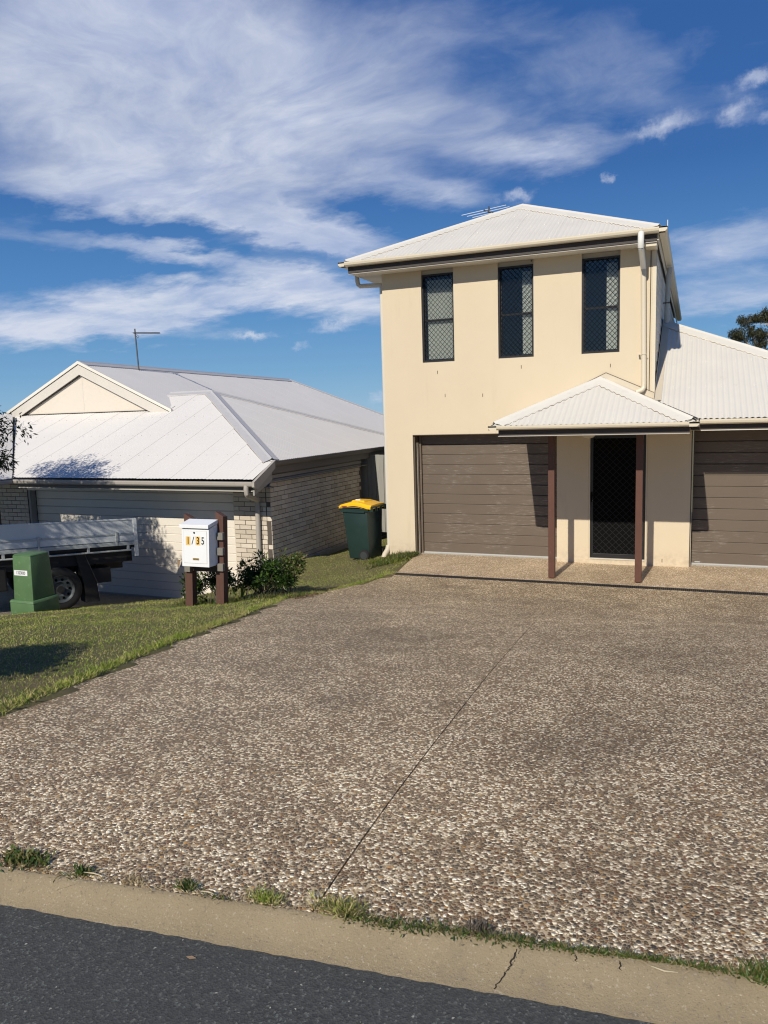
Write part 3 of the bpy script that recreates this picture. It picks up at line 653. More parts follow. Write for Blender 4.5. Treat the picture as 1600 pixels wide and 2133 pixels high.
# other walls
DEP = 12.8
MB().box(0, .11, .115, DEP, -.3, ZS).obj('side_wall', 'render_wall', H)
sw = MB().box(4.44, 4.50, .115, DEP, 2.3, ZS).obj('side_wall', 'weatherboard', H)
z = 2.5
for k in range(14):
    z0 = 2.6 + k * .17
    MB().add([(4.502, .06, z0), (4.516, .06, z0), (4.506, .06, z0 + .172), (4.502, .06, z0 + .172), (4.502, DEP, z0), (4.516, DEP, z0), (4.506, DEP, z0 + .172), (4.502, DEP, z0 + .172)],
             [(0, 1, 2, 3), (4, 7, 6, 5), (0, 4, 5, 1), (1, 5, 6, 2), (2, 6, 7, 3)]).obj('weatherboard', 'weatherboard', sw)
MB().box(0, 4.5, DEP, DEP + .1, -.3, ZS).obj('back_wall', 'render_wall', H)
# dark rooms behind the openings
MB().box(.12, 3.40, .9, .92, -.1, 2.3).obj('inner_wall', 'void_black', H)
MB().box(.12, 4.43, 1.6, 1.63, 2.5, ZS).box(.12, 4.43, .12, 1.6, ZS - .03, ZS - .005).box(.12, 4.43, .12, 1.6, 3.0, 3.02).obj('inner_wall', 'room_dark', H)
# windows
def window(a, b, blind):
    fr = MB(); y0, y1 = .035, .075; zt = 4.885; wv = .028
    fr.box(a + .002, a + wv, y0, y1, ZB + .002, zt).box(b - wv, b - .002, y0, y1, ZB + .002, zt).box(a + wv, b - wv, y0, y1, ZB + .002, ZB + .035).box(a + wv, b - wv, y0, y1, zt - .03, zt)
    f = fr.obj('window', 'dark_frame', H)
    # diamond grille
    g = MB(); sp = .084; xa, xb, za, zb = a + wv - .004, b - wv + .004, ZB + .03, zt - .026
    for sgn in (1, -1):
        c0 = -6.0
        while c0 < 12:
            # line z = sgn*1.25*(x) + c0*...
            pts = []
            sl = 1.08 * sgn
            for xx in (xa, xb):
                zz_ = sl * (xx - a) + c0
                if za <= zz_ <= zb: pts.append((xx, zz_))
            for zz_ in (za, zb):
                xx = (zz_ - c0) / sl + a
                if xa < xx < xb: pts.append((xx, zz_))
            if len(pts) >= 2:
                p, q = pts[0], pts[1]; L = math.hypot(q[0] - p[0], q[1] - p[1])
                if L > .02:
                    nx_, nz_ = -(q[1] - p[1]) / L * .0042, (q[0] - p[0]) / L * .0042; yy = .048 if sgn > 0 else .052
                    g.prism([(p[0] + nx_, yy, p[1] + nz_), (q[0] + nx_, yy, q[1] + nz_), (q[0] - nx_, yy, q[1] - nz_), (p[0] - nx_, yy, p[1] - nz_)], (0, .004, 0))
            c0 += sp * 1.0
    g.obj('security_mesh', 'mesh_black', f)
    MB().box(a + .002, a + .05, .082, .108, ZB + .002, zt).box(b - .045, b - .002, .082, .108, ZB + .002, zt).box(a + .05, b - .045, .082, .108, ZB + .002, ZB + .05).box(a + .05, b - .045, .082, .108, zt - .04, zt).box(a + .05, b - .045, .084, .106, 4.10, 4.135).obj('sash', 'dark_frame', f)
    MB().box(a + .05, b - .045, .093, .097, ZB + .05, zt - .04).obj('pane', 'window_glass', f)
    for i, (ba, bb, ztop) in enumerate(blind):
        k = ba
        while k < bb - .02:
            s_ = MB(); s_.quad((k, .135, ZB + .06), (k + .084, .150, ZB + .06), (k + .084, .150, ztop), (k, .135, ztop)); s_.obj('blind_slat', 'blind_white', f); k += .085
window(*wins[0], [(.79, 1.25, 4.80)]); window(*wins[1], [(2.44, 2.64, 4.80)]); window(*wins[2], [(3.78, 3.98, 4.80)])
# garage doors
def garage(x0, x1, ya, rows, ph, mname, T, parent, z0=.02, track=True, zt=2.15, bar=.05):
    d = MB().box(x0 + .02, x1 - .02, ya + .03, ya + .05, z0, zt, T).obj('garage_door', 'door_track', parent)
    for k in range(rows):
        za, zb = z0 + k * ph, z0 + (k + 1) * ph
        if zb > zt + .03: zb = zt + .03
        p = MB(); c = .010
        vs = [T(x0 + .012, ya, za + .006), T(x1 - .012, ya, za + .006), T(x1 - .012, ya, zb - .014), T(x0 + .012, ya, zb - .014), T(x0 + .012, ya + .012, za + .0035), T(x1 - .012, ya + .012, za + .0035), T(x1 - .012, ya + .012, zb - .0005), T(x0 + .012, ya + .012, zb - .0005)]
        p.add(vs, [(0, 1, 2, 3), (4, 5, 1, 0), (3, 2, 6, 7), (4, 0, 3, 7), (1, 5, 6, 2)]); p.obj('door_panel', mname, d)
    return d
def g_extra(x0, x1, ya):
    MB().box(x0 + .003, x0 + .045, .20, .26, 0.0, 2.145).obj('door_jamb', 'fascia_brown', H)
    MB().box(x0 - .0, x0 + .003 + .0, .02, .20, .0, 2.14).obj('door_jamb', 'door_track', H)
gd = garage(.54, 2.99, .27, 12, .1775, 'garage_taupe', Id, H)
MB().box(.545, 2.985, .255, .29, .002, .028).obj('bottom_seal', 'door_seal', gd)
MB().box(.503, .525, .03, .275, .002, 2.1485).obj('door_jamb', 'door_track', H); MB().box(.5255, .536, .12, .20, .01, 2.02).obj('door_jamb', 'cream_metal', H); MB().box(.537, .575, .22, .269, .003, 2.148).obj('door_jamb', 'garage_taupe', H)
MB().box(.5, 3.02, -.003, .30, 2.1505, 2.162).obj('door_head', 'door_track', H)
gd = garage(5.10, 7.52, .27, 12, .1775, 'garage_taupe', Id, H)
MB().box(5.105, 7.515, .255, .29, .002, .028).obj('bottom_seal', 'door_seal', gd); MB().box(5.16, 5.24, .25, .262, .035, .055).obj('door_handle', 'door_seal', gd, bevel=.006)
MB().box(5.080, 5.094, .03, .29, .002, 2.148).obj('door_jamb', 'door_track', H); MB().box(5.0945, 5.099, .0, .012, .01, 2.148).obj('door_jamb', 'cream_metal', H)
# the concrete strip at the door thresholds
MB().box(.54, 2.99, .20, .27, .0005, .006).obj('threshold', 'door_seal', H); MB().box(5.10, 7.52, .20, .27, .0005, .006).obj('threshold', 'door_seal', H)
# front door with its screen, in a cream frame on a raised sill
fd = MB().box(3.537, 3.556, -.004, .08, .0, 2.128).box(4.415, 4.438, -.004, .08, .0, 2.128).box(3.556, 4.415, .0, .10, .0, .075).box(3.50, 4.47, -.03, .0, .0, .062).obj('front_door', 'render_wall', H)
MB().box(3.556, 4.415, -.012, .09, .075, .088).obj('sill', 'soffit_white', fd)
MB().box(3.558, 3.60, .03, .065, .09, 2.12).box(4.37, 4.413, .03, .065, .09, 2.12).box(3.60, 4.37, .03, .065, .09, .16).box(3.60, 4.37, .03, .065, 2.05, 2.12).obj('screen_frame', 'dark_frame', fd, bevel=.003)
g = MB(); xa, xb, za, zb = 3.595, 4.375, .155, 2.055
for sgn in (1, -1):
    c0 = -4.0
    while c0 < 8:
        sl = 1.0 * sgn; pts = []
        for xx in (xa, xb):
            q = sl * (xx - xa) + c0
            if za <= q <= zb: pts.append((xx, q))
        for q in (za, zb):
            xx = (q - c0) / sl + xa
            if xa < xx < xb: pts.append((xx, q))
        if len(pts) >= 2:
            p, q = pts[0], pts[1]; L = math.hypot(q[0] - p[0], q[1] - p[1])
            if L > .02:
                nx_, nz_ = -(q[1] - p[1]) / L * .004, (q[0] - p[0]) / L * .004
                g.prism([(p[0] + nx_, .042, p[1] + nz_), (q[0] + nx_, .042, q[1] + nz_), (q[0] - nx_, .042, q[1] - nz_), (p[0] - nx_, .042, p[1] - nz_)], (0, .005, 0))
        c0 += .105
g.obj('screen_mesh', 'screen_black', fd)
MB().box(3.60, 4.37, .054, .057, .16, 2.05).obj('screen_panel', 'door_black', fd); MB().box(3.56, 4.41, .14, .18, .08, 2.12).obj('door_leaf', 'door_black', fd)
h_ = MB().box(3.567, 3.592, -.0, .03, 1.02, 1.18); h_.tube([(3.58, .03, 1.13), (3.58, -.02, 1.13), (3.63, -.022, 1.13)], .008, 8).obj('handle', 'door_black', fd)
MB().tube([(3.588, .028, 1.035), (3.588, .018, 1.035)], .008, 10).obj('lock', 'chrome_grey', fd)
# porch posts
for x in (3.154, 4.40):
    MB().box(x - .047, x + .047, -1.317, -1.223, .012, 2.16).obj('porch_post', 'post_brown', H, bevel=.004)
    MB().box(x - .03, x + .03, -1.30, -1.24, 0, .012).obj('post_foot', 'chassis_black', H)
# porch light under the porch ceiling
MB().lathe(3.60, -.55, [(.02, 2.20), (.10, 2.19), (.115, 2.165)], 24).obj('porch_light', 'soffit_white', H, smooth=True)
MB().lathe(3.60, -.55, [(.108, 2.165), (.10, 2.12), (.07, 2.09), (.02, 2.078)], 24).obj('porch_light', 'lamp_glass', H, smooth=True)

TP = .4663
# --- upper roof: hip end facing the street, short on the right where the gutter hangs at the wall
ux0, ux1, uy0, uz = -.56, 4.63, -.45, 5.125; ucx = (ux0 + ux1) / 2; hw = (ux1 - ux0) / 2
up = MB().box(0.02, 4.42, .12, DEP - .1, ZS + .01, ZS + .05).obj('upper_roof', 'void_black', H)
zf_front = lambda x, y: uz + TP * (y - uy0)
zf_right = lambda x, y: uz + TP * (ux1 - x)
zf_left = lambda x, y: uz + TP * (x - ux0)
roof_plane(Id, ux0, ux1, lambda a: uy0, lambda a: uy0 + min(a - ux0, ux1 - a), zf_front, 'y', parent=up, screws=(uy0 + .09, uy0 + .95, uy0 + 1.8))
roof_plane(Id, uy0, DEP + .4, lambda a: ucx if a > uy0 + hw else ux1 - (a - uy0), lambda a: ux1, zf_right, 'x', parent=up)
roof_plane(Id, uy0, DEP + .4, lambda a: ux0, lambda a: ucx if a > uy0 + hw else ux0 + (a - uy0), zf_left, 'x', parent=up)
ca = lambda x, y: corr_z(x, .0762, .0075); cb = lambda x, y: corr_z(y, .0762, .0075)
AP = (ucx, uy0 + hw, uz + TP * hw)
cap(Id, (ux0 + .05, uy0 + .05, 0), (AP[0], AP[1], 0), zf_front, zf_left, (1, -1), clip=(ux0, ux1, uy0), parent=up, lip1=ca, lip2=cb)
cap(Id, (ux1 - .05, uy0 + .05, 0), (AP[0], AP[1], 0), zf_front, zf_right, (-1, -1), clip=(ux0, ux1, uy0), parent=up, lip1=ca, lip2=cb)
cap(Id, (AP[0], AP[1], 0), (AP[0], DEP + .4, 0), zf_right, zf_left, (1, 0), parent=up, lip1=cb, lip2=cb)
MB().box(4.688, 4.698, -.50, -.44, 5.13, 5.215).obj('gutter_bracket', 'cap_cream', up)
gutter(Id, (-.60, -.50, 5.135), (4.69, -.50, 5.135), (0, -1), 'cream_metal', H, h=.070, w=.115)
gutter(Id, (-.60, -.50, 5.135), (-.60, DEP, 5.135), (-1, 0), 'cream_metal', H, h=.070, w=.115)
gutter(Id, (4.69, DEP, 5.135), (4.69, -.50, 5.135), (1, 0), 'cream_metal', H, h=.070, w=.115)
MB().box(-.47, 4.545, -.375, -.357, 4.965, 5.12).obj('fascia', 'fascia_brown', H)
MB().box(-.47, -.452, -.357, DEP, 4.965, 5.12).obj('fascia', 'fascia_brown', H)
MB().box(4.548, 4.566, -.36, DEP, 4.975, 5.12).obj('fascia', 'cream_metal', H)
MB().box(-.452, 4.545, -.357, -.0, 4.955, 4.962).box(-.452, -.003, .0, DEP, 4.955, 4.962).obj('soffit', 'soffit_white', H)
MB().box(-.465, 4.545, -.372, -.34, 4.945, 4.955).obj('soffit_trim', 'gutter_grey', H)
MB().box(4.38, 4.54, -.35, .0, 4.90, 4.939).obj('soffit_trim', 'cream_metal', H)
MB().box(2.60, 2.615, .03, .04, 4.925, 4.945).obj('weep_slot', 'weep_dark', H)

# --- porch hip roof
px0, px1, py0, pz = 2.45, 5.14, -2.16, 2.335; pcx = (px0 + px1) / 2; pw = (px1 - px0) / 2; XW = 4.50
pr = MB().box(2.60, 5.05, -1.98, -.01, 2.205, 2.225).obj('porch_roof', 'soffit_white', H)
pf = lambda x, y: pz + TP * (y - py0); prr = lambda x, y: pz + TP * (px1 - x); pll = lambda x, y: pz + TP * (x - px0)
roof_plane(Id, px0, px1, lambda a: py0, lambda a: py0 + min(a - px0, px1 - a), pf, 'y', parent=pr, screws=(py0 + .09, py0 + .75))
def rlo(a): return max(pcx, px1 - (a - py0)) if a < py0 + pw else pcx
def rhi(a): return px1 if a < -.85 else max(px1 - (a + .85), XW)
roof_plane(Id, py0, 0, rlo, rhi, prr, 'x', parent=pr)
roof_plane(Id, py0, 0, lambda a: px0, lambda a: min(pcx, px0 + (a - py0)), pll, 'x', parent=pr)
PAP = (pcx, py0 + pw)
cap(Id, (px0 + .04, py0 + .04, 0), (*PAP, 0), pf, pll, (1, -1), clip=(px0, px1, py0), wid=.14, parent=pr, lip1=ca, lip2=cb)
cap(Id, (px1 - .04, py0 + .04, 0), (*PAP, 0), pf, prr, (-1, -1), clip=(px0, px1, py0), wid=.14, parent=pr, lip1=ca, lip2=cb)
cap(Id, (*PAP, 0), (pcx, -.005, 0), prr, pll, (1, 0), wid=.14, parent=pr, lip1=cb, lip2=cb)
# wall flashing that follows the porch roof up the render
for sgn in (-1, 1):
    xa = pcx; za = pz + TP * pw + .05; xb = px0 - .02 if sgn < 0 else 4.52; zb = za - TP * abs(xb - pcx)
    MB().prism([(xa, -.012, za - .02), (xb, -.012, zb - .02), (xb, -.012, zb + .075), (xa, -.012, za + .075)], (0, .011, 0)).obj('wall_flashing', 'flashing_cream', pr)
    MB().prism([(xa, -.016, za + .075), (xb, -.016, zb + .075), (xb, -.016, zb + .083), (xa, -.016, za + .083)], (0, .0155, 0)).obj('wall_flashing', 'weep_dark', pr, label='thin dark sealant line along the top of the flashing')
gutter(Id, (2.425, -2.2, 2.335), (5.172, -2.2, 2.335), (0, -1), 'cream_metal', H, h=.058, w=.12)
gutter(Id, (2.425, -2.2, 2.335), (2.425, -.003, 2.335), (-1, 0), 'cream_metal', H, h=.058, w=.12)
gutter(Id, (5.172, -.88, 2.335), (5.172, -2.2, 2.335), (1, 0), 'cream_metal', H, h=.058, w=.12, closed=(True, True))
MB().box(2.545, 5.055, -2.075, -2.055, 2.195, 2.325).obj('fascia', 'fascia_brown', H)
MB().box(2.545, 2.565, -2.055, -.003, 2.195, 2.325).obj('fascia', 'fascia_brown', H); MB().box(5.035, 5.055, -2.055, -.003, 2.195, 2.325).obj('fascia', 'fascia_brown', H)
MB().box(2.54, 5.06, -2.082, -2.07, 2.183, 2.1945).obj('fascia_trim', 'gutter_grey', H)
# --- garage roof on the right: hip end running down to the right
gy0, gz0 = -.80, 2.345; GTY = 3.02; GTX = XW; GXE = GTX + (GTY - gy0)
gr = MB().box(5.06, 8.2, -.70, .0, 2.185, 2.20).obj('garage_roof', 'soffit_white', H)
gf = lambda x, y: gz0 + TP * (y - gy0); gs = lambda x, y: gz0 + TP * (GXE - x)
def glo(a): return gy0 if a > 5.14 else min(0.0, gy0 + (5.14 - a)) if a > XW else 0
roof_plane(Id, XW + .035, GXE, lambda a: glo(a), lambda a: min(gy0 + (GXE - a), GTY), gf, 'y', parent=gr, screws=(gy0 + .09, gy0 + 1.0, gy0 + 1.9, gy0 + 2.8))
roof_plane(Id, gy0, GTY + 5, lambda a: max(GXE - (a - gy0), XW) if a < GTY else XW, lambda a: GXE, gs, 'x', parent=gr)
cap(Id, (GXE - .05, gy0 + .05, 0), (GTX + .02, GTY - .02, 0), gf, gs, (-1, -1), clip=(XW, GXE, gy0), wid=.17, parent=gr, lip1=ca, lip2=cb)
# apron flashing up the side wall and along its foot
vs = []; fs = []
for i in range(41):
    y = -.22 + (GTY + .2) * i / 40; zz_ = gf(0, y)
    vs += [(4.532, y, zz_ + .10), (4.534, y, zz_ + .022), (4.635, y, zz_ + .016), (4.638, y, zz_ + .004)]
    if i:
        o = 4 * i - 4
        for j in range(3): fs.append((o + j, o + 4 + j, o + 5 + j, o + 1 + j))
MB().add(vs, fs).obj('wall_flashing', 'flashing_cream', gr)
# valley strip between porch roof and garage roof
MB().prism([(5.12, -.84, 2.352), (4.56, -.25, 2.612), (4.60, -.21, 2.615), (5.16, -.80, 2.355)], (0, 0, .004)).obj('valley', 'trim_dark', gr)
gutter(Id, (5.185, -.85, 2.335), (8.5, -.85, 2.335), (0, -1), 'cream_metal', H, h=.068, w=.12)
MB().box(5.06, 8.3, -.725, -.705, 2.185, 2.325).obj('fascia', 'fascia_brown', H); MB().box(5.2, 8.3, -.74, -.726, 2.172, 2.184).obj('fascia_trim', 'soffit_white', H)
MB().box(8.1, 8.2, .3, 9, -.3, 2.3).obj('side_wall', 'render_wall', H)

# downpipes
dp = MB().tube([(4.33, -.505, 5.06), (4.33, -.53, 5.05), (4.33, -.545, 5.01), (4.33, -.54, 4.90), (4.33, -.52, 4.865)], .045, 16)
dp.tube([(4.33, -.52, 4.865), (4.333, -.45, 4.83), (4.337, -.12, 4.70), (4.34, -.065, 4.64)], .043, 16)
dpo = dp.obj('downpipe', 'pvc_white', H, smooth=True)
MB().tube([(4.34, -.065, 4.64), (4.343, -.055, 4.56), (4.37, -.055, 2.90), (4.37, -.06, 2.83), (4.35, -.075, 2.80), (4.29, -.085, 2.775), (4.26, -.09, 2.765)], .040, 16, True).obj('downpipe', 'cream_metal', H, smooth=True)
MB().box(4.30, 4.42, -.10, -.094, 3.34, 3.348).obj('pipe_clip', 'cream_metal', dpo); MB().box(4.285, 4.31, -.094, 0.0, 3.338, 3.35).obj('pipe_clip', 'cream_metal', dpo)
MB().tube([(-.51, .08, 5.03), (-.505, .09, 4.90), (-.495, .10, 4.845), (-.46, .10, 4.815), (-.10, .10, 4.80), (-.055, .10, 4.79), (-.045, .10, 4.74), (-.045, .10, .12)], .040, 14).obj('downpipe', 'soffit_white', H, smooth=True)
MB().tube([(-.045, .06, .14), (-.05, .02, .07), (-.075, -.06, .0), (-.08, -.10, -.06)], .05, 14).obj('pipe_shoe', 'flashing_cream', H, smooth=True)
MB().box(-.03, -.002, .08, .12, 4.45, 4.62).obj('pipe_clip', 'fascia_brown', H)
MB().tube([(4.64, 2.56, 5.03), (4.64, 2.56, 4.98), (4.62, 2.6, 4.9), (4.60, 2.62, 4.3), (4.60, 2.62, 4.05)], .045, 14).obj('downpipe', 'tray_rail', H, smooth=True)
MB().box(4.53, 4.66, 2.57, 2.58, 4.40, 4.42).obj('pipe_clip', 'fascia_brown', H)

# ------------------------------------------------------------------ neighbour's brick house (frame: Lf)
N = thing('brick_house', 'single-storey cream brick house with pale grey metal roof, gable and wide beige garage door', 'house', Lf(-3, 2, -.95))
BT, BB = 1.38, -.98
# mortar core walls, bricks laid on the outside
sidew = MB().box(-.11, -.010, .0, 3.79, BB, BT, Lf).obj('side_wall', 'mortar', N)
frontw = MB().box(-.80, -.11, .010, .11, BB, BT, Lf).obj('front_wall', 'mortar', N)
frontw2 = MB().box(-6.83, -5.985, .010, .11, BB, BT, Lf).obj('front_wall', 'mortar', N)
def brick_mesh(l, name):
    mb = MB(); h = .076; d = .105; c = .004
    mb.add([(0, c, 0 + c), (l, c, c), (l, c, h - c), (0, c, h - c)], [])
    vs = [(c, 0, c), (l - c, 0, c), (l - c, 0, h - c), (c, 0, h - c), (0, c, 0), (l, c, 0), (l, c, h), (0, c, h), (0, .09, 0), (l, .09, 0), (l, .09, h), (0, .09, h)]
    m2 = MB().add(vs, [(0, 1, 2, 3), (4, 5, 1, 0), (1, 5, 6, 2), (2, 6, 7, 3), (4, 0, 3, 7), (8, 9, 5, 4), (5, 9, 10, 6), (7, 6, 10, 11), (4, 7, 11, 8)])
    return m2
BM = {}
def place_bricks(parent, horiz, x0, x1, first, count_lim, rows, joint, flip=False):
    """horiz(u) maps run distance -> (a,b) and the yaw; named bricks up to a limit, the rest joined"""
    made = 0; rest = MB()
    for r in rows:
        z = BT - .086 * (r + 1) + .005
        u = x0 - (.125 if r % 2 else 0) + (0)
        while u < x1 - .02:
            a, b = max(u, x0), min(u + .240, x1)
            if b - a > .03:
                l = round(b - a, 3); jit = rnd.uniform(-.0025, .0025)
                T = horiz(a, jit)
                if made < count_lim and z > -.95:
                    if l not in BM: BM[l] = brick_mesh(l, 'brick').mesh('brick', 'brick_cream')
                    o = bpy.data.objects.new('brick', BM[l]); C.objects.link(o); o.parent = parent
                    o.matrix_world = T @ Matrix.Translation((0, 0, z)) @ Matrix.Rotation(rnd.uniform(-.004, .004), 4, 'Y'); made += 1
                else:
                    tmp = brick_mesh(l, 'b'); rest.add([tuple(T @ (Vector(v) + Vector((0, 0, z)))) for v in tmp.v], tmp.f)
            u += .250
    if rest.v: rest.obj('brickwork', 'brick_cream', parent, kind='stuff')
def Tm(a, b, ang):
    p = Lf(a, b, 0); return Matrix.Translation(p) @ Matrix.Rotation(LT + ang, 4, 'Z')
ROWS = list(range(27))
place_bricks(sidew, lambda u, j: Tm(0 + j, u, PI / 2), 0.0, 3.79, 0, 300, [r for r in ROWS if r < 24], 0)
place_bricks(frontw, lambda u, j: Tm(-.81 + u, 0 + j, 0), 0, .712, 0, 300, ROWS, 0)
place_bricks(frontw2, lambda u, j: Tm(-6.83 + u, 0 + j, 0), 0, .84, 0, 300, ROWS, 0)
# rest of the house shell
MB().box(-11, -6.84, 3.2, 3.3, -1, 1.4, Lf).obj('front_wall', 'void_black', N)
MB().box(-6.95, -6.84, .0, 3.2, -1, 1.4, Lf).obj('side_wall', 'mortar', N)
MB().box(-11, -.12, 13, 13.1, -1, 1.4, Lf).box(-1.2, -1.1, 3.8, 13, -1, 1.4, Lf).obj('back_wall', 'mortar', N)
MB().box(-1.1, -.0, 3.70, 3.78, -1, 1.4, Lf).obj('back_wall', 'mortar', N)
MB().box(-.105, .012, .02, 3.79, BT + .004, BT + .055, Lf).obj('timber_strip', 'gutter_grey', N)
# garage door
gd = garage(-5.92, -.80, .16, 13, .161, 'garage_beige', Lf, N, z0=-.94, zt=1.17)
MB().box(-5.985, -.81, .012, .16, 1.175, BT, Lf).obj('door_lintel', 'garage_beige', N)
MB().box(-5.98, -5.925, .02, .16, -.95, 1.17, Lf).obj('door_jamb', 'soffit_grey', N); MB().box(-5.92, -.82, .14, .20, -.955, -.925, Lf).obj('bottom_seal', 'gutter_grey', gd)
# roof
t4 = .40; fz = lambda x, y: 1.51 + t4 * (y + .88); XE_ = .20; ey = -.19; ez = fz(0, ey); HR = .9247; tS = .3707
sz = lambda x, y: ez + tS * (XE_ - x); T4 = (-3.52, 3.25); BY = 6.69; bz = lambda x, y: ez + t4 * (BY - y)
lwz = lambda x, y: 1.51 + t4 * (-5.33 - x)
R0 = 3.945; RG = .455; RX = -6.45; rz = lambda x, y: R0 - RG * (x - RX) - .017 * (y - 2); rzl = lambda x, y: R0 + RG * (x - RX) - .017 * (y - 2)
nr = MB().box(-11, .10, -.70, 12, 1.405, 1.415, Lf).obj('house_roof', 'soffit_grey', N)
def flo(a): return -.84 if a > -5.33 else -.88 + (-5.33 - a) * .9
def fhi(a):
    if a > T4[0]: return ey + (XE_ - a) * HR
    if a > -4.75: return T4[1]
    return 2.45
roof_plane(Lf, -9.2, XE_, flo, fhi, fz, 'y', amp=.0022, lap=.005, mname='roof_grey', parent=nr, screws=(-.85, .05, .95, 1.85, 2.75))
roof_plane(Lf, ey, BY, lambda a: XE_ - min(a - ey, BY - a) / HR, lambda a: XE_ - .0, sz, 'x', amp=.0022, mname='roof_grey', parent=nr)
# screws on the side slope
roof_plane(Lf, -6.3, XE_, lambda a: T4[1] + max(0, a - T4[0]) * HR, lambda a: BY, bz, 'y', amp=.0022, mname='roof_grey', parent=nr, per=4)
def rlo2(a): return RX
def rhi2(a):
    if a < T4[1] - .0: return -3.95 - (a - 2.45) * .975 if a > 2.45 else -3.95
    return -1.1
YE = 11.8
roof_plane(Lf, 2.15, YE + 3.2, lambda a: RX if a < YE else RX + (a - YE) * 1.75, rhi2, rz, 'x', amp=.0022, mname='roof_grey', parent=nr)
roof_plane(Lf, 2.15, YE, lambda a: -8.95 if a < 2.5 else -11.5, lambda a: RX, rzl, 'x', amp=.0022, mname='roof_grey', parent=nr, per=4)
# left wing slope seen past the valley
roof_plane(Lf, -6.0, 3.2, lambda a: -8.55, lambda a: -5.33 if a < -.88 else -5.33 - (a + .88) * 1.11, lwz, 'x', amp=.0022, mname='roof_grey', parent=nr, per=6)
lca = lambda x, y: corr_z(x, .0762, .0022); lcb = lambda x, y: corr_z(y, .0762, .0022)
cap(Lf, (XE_ - .03, ey + .03, 0), (*T4, 0), fz, sz, (-.925, -1), clip=(-20, XE_, -.86), wid=.15, mname='cap_grey', parent=nr, lip1=lca, lip2=lcb)
cap(Lf, (XE_ - .03, BY - .03, 0), (*T4, 0), sz, bz, (1, -1) , wid=.15, mname='cap_grey', parent=nr, lip1=lcb)
cap(Lf, (*T4, 0), (-4.70, T4[1], 0), fz, bz, (0, -1), wid=.15, mname='cap_grey', parent=nr, lip1=lca)
cap(Lf, (RX, 2.15, 0), (RX, YE, 0), rz, rzl, (1, 0), wid=.15, mname='cap_grey', parent=nr, lip1=lcb)
cap(Lf, (RX, YE, 0), (-1.4, YE + 2.88, 0), rz, lambda x, y: rz(x, y) - .02, (.5, -.85), wid=.15, mname='cap_grey', parent=nr)
# flashing along the foot of the gable, valley trough and kick-out
MB().prism([Lf(-9.0, 2.25, fz(0, 2.25) + .012), Lf(-3.95, 2.25, fz(0, 2.25) + .012), Lf(-3.95, 2.45, fz(0, 2.45) + .012), Lf(-9.0, 2.45, fz(0, 2.45) + .012)], (0, 0, .006)).obj('gable_flashing', 'roof_grey', nr)
vs = []
for i in range(31):
    a = -5.33 - 3.6 * i / 30; y = -.88 + 3.6 * i / 30 * .9
    vs += [Lf(a - .055, y - .05, fz(a, y - .03) + .014), Lf(a + .055, y + .05, fz(a, y + .03) + .004)]
MB().add(vs, [(2 * i, 2 * i + 1, 2 * i + 3, 2 * i + 2) for i in range(30)]).obj('valley', 'trim_dark', nr)
# gable: barge boards, wide cream board and the rendered triangle
GX0, GY0 = RX, 2.20
def gable_board(d0, d1, y, th, m, name, parent, sgns=(-1, 1), zb=None):
    for s_ in sgns:
        L = 2.62; zb_ = lambda x: R0 - RG * abs(x - GX0)
        x1 = GX0 + s_ * (L - d0 * .0); base = fz(0, y) - .01
        def pt(x, d): return Lf(x, y, zb_(x) - d)
        # clip each edge to the base line
        def clipx(d): return min(L, (R0 - d - base) / RG)
        xa, xb = clipx(d0), clipx(d1)
        poly = [pt(GX0, d0), pt(GX0 + s_ * xa, d0), pt(GX0 + s_ * xb, d1), pt(GX0, d1)]
        e = Vector(Lf(0, th, 0)) - Vector(Lf(0, 0, 0)); MB().prism(poly, e).obj(name, m, parent)
gable_board(-.035, .035, GY0 - .05, .06, 'cap_cream', 'barge_cap', nr)
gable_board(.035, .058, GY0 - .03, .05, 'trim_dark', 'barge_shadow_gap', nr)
gable_board(.058, .28, GY0 - .035, .03, 'gable_board', 'barge_board', nr)
gable_board(.28, .298, GY0 - .01, .03, 'trim_dark', 'barge_trim', nr)
e = Vector(Lf(0, .05, 0)) - Vector(Lf(0, 0, 0)); gh = (R0 - .29 - fz(0, 2.27)) / RG
gab = MB().prism([Lf(GX0 - gh, 2.25, fz(0, 2.25)), Lf(GX0 + gh, 2.25, fz(0, 2.25)), Lf(GX0, 2.25, fz(0, 2.25) + gh * RG)], e).obj('gable_panel', 'gable_cream', N)
MB().box(GX0 - .004, GX0 + .004, 2.247, 2.251, fz(0, 2.25), fz(0, 2.25) + gh * .44, Lf).obj('panel_joint', 'gable_board', gab)
MB().box(GX0 - gh, GX0 + gh, 2.235, 2.249, fz(0, 2.25) - .01, fz(0, 2.25) + .02, Lf).obj('base_trim', 'trim_dark', gab)
# gutters, fascia
gl = 1.485
gutter(Lf, (-5.33, -.88, gl), (.215, -.88, gl), (0, -1), 'gutter_grey', N, h=.085, w=.12)
gutter(Lf, (-5.33, -6, gl), (-5.33, -.88, gl), (1, 0), 'gutter_grey', N, h=.085, w=.12)
gutter(Lf, (.25, ey - .02, ez + .0), (.25, 7, ez + .0), (1, 0), 'fascia_grey', N, h=.09, w=.11)
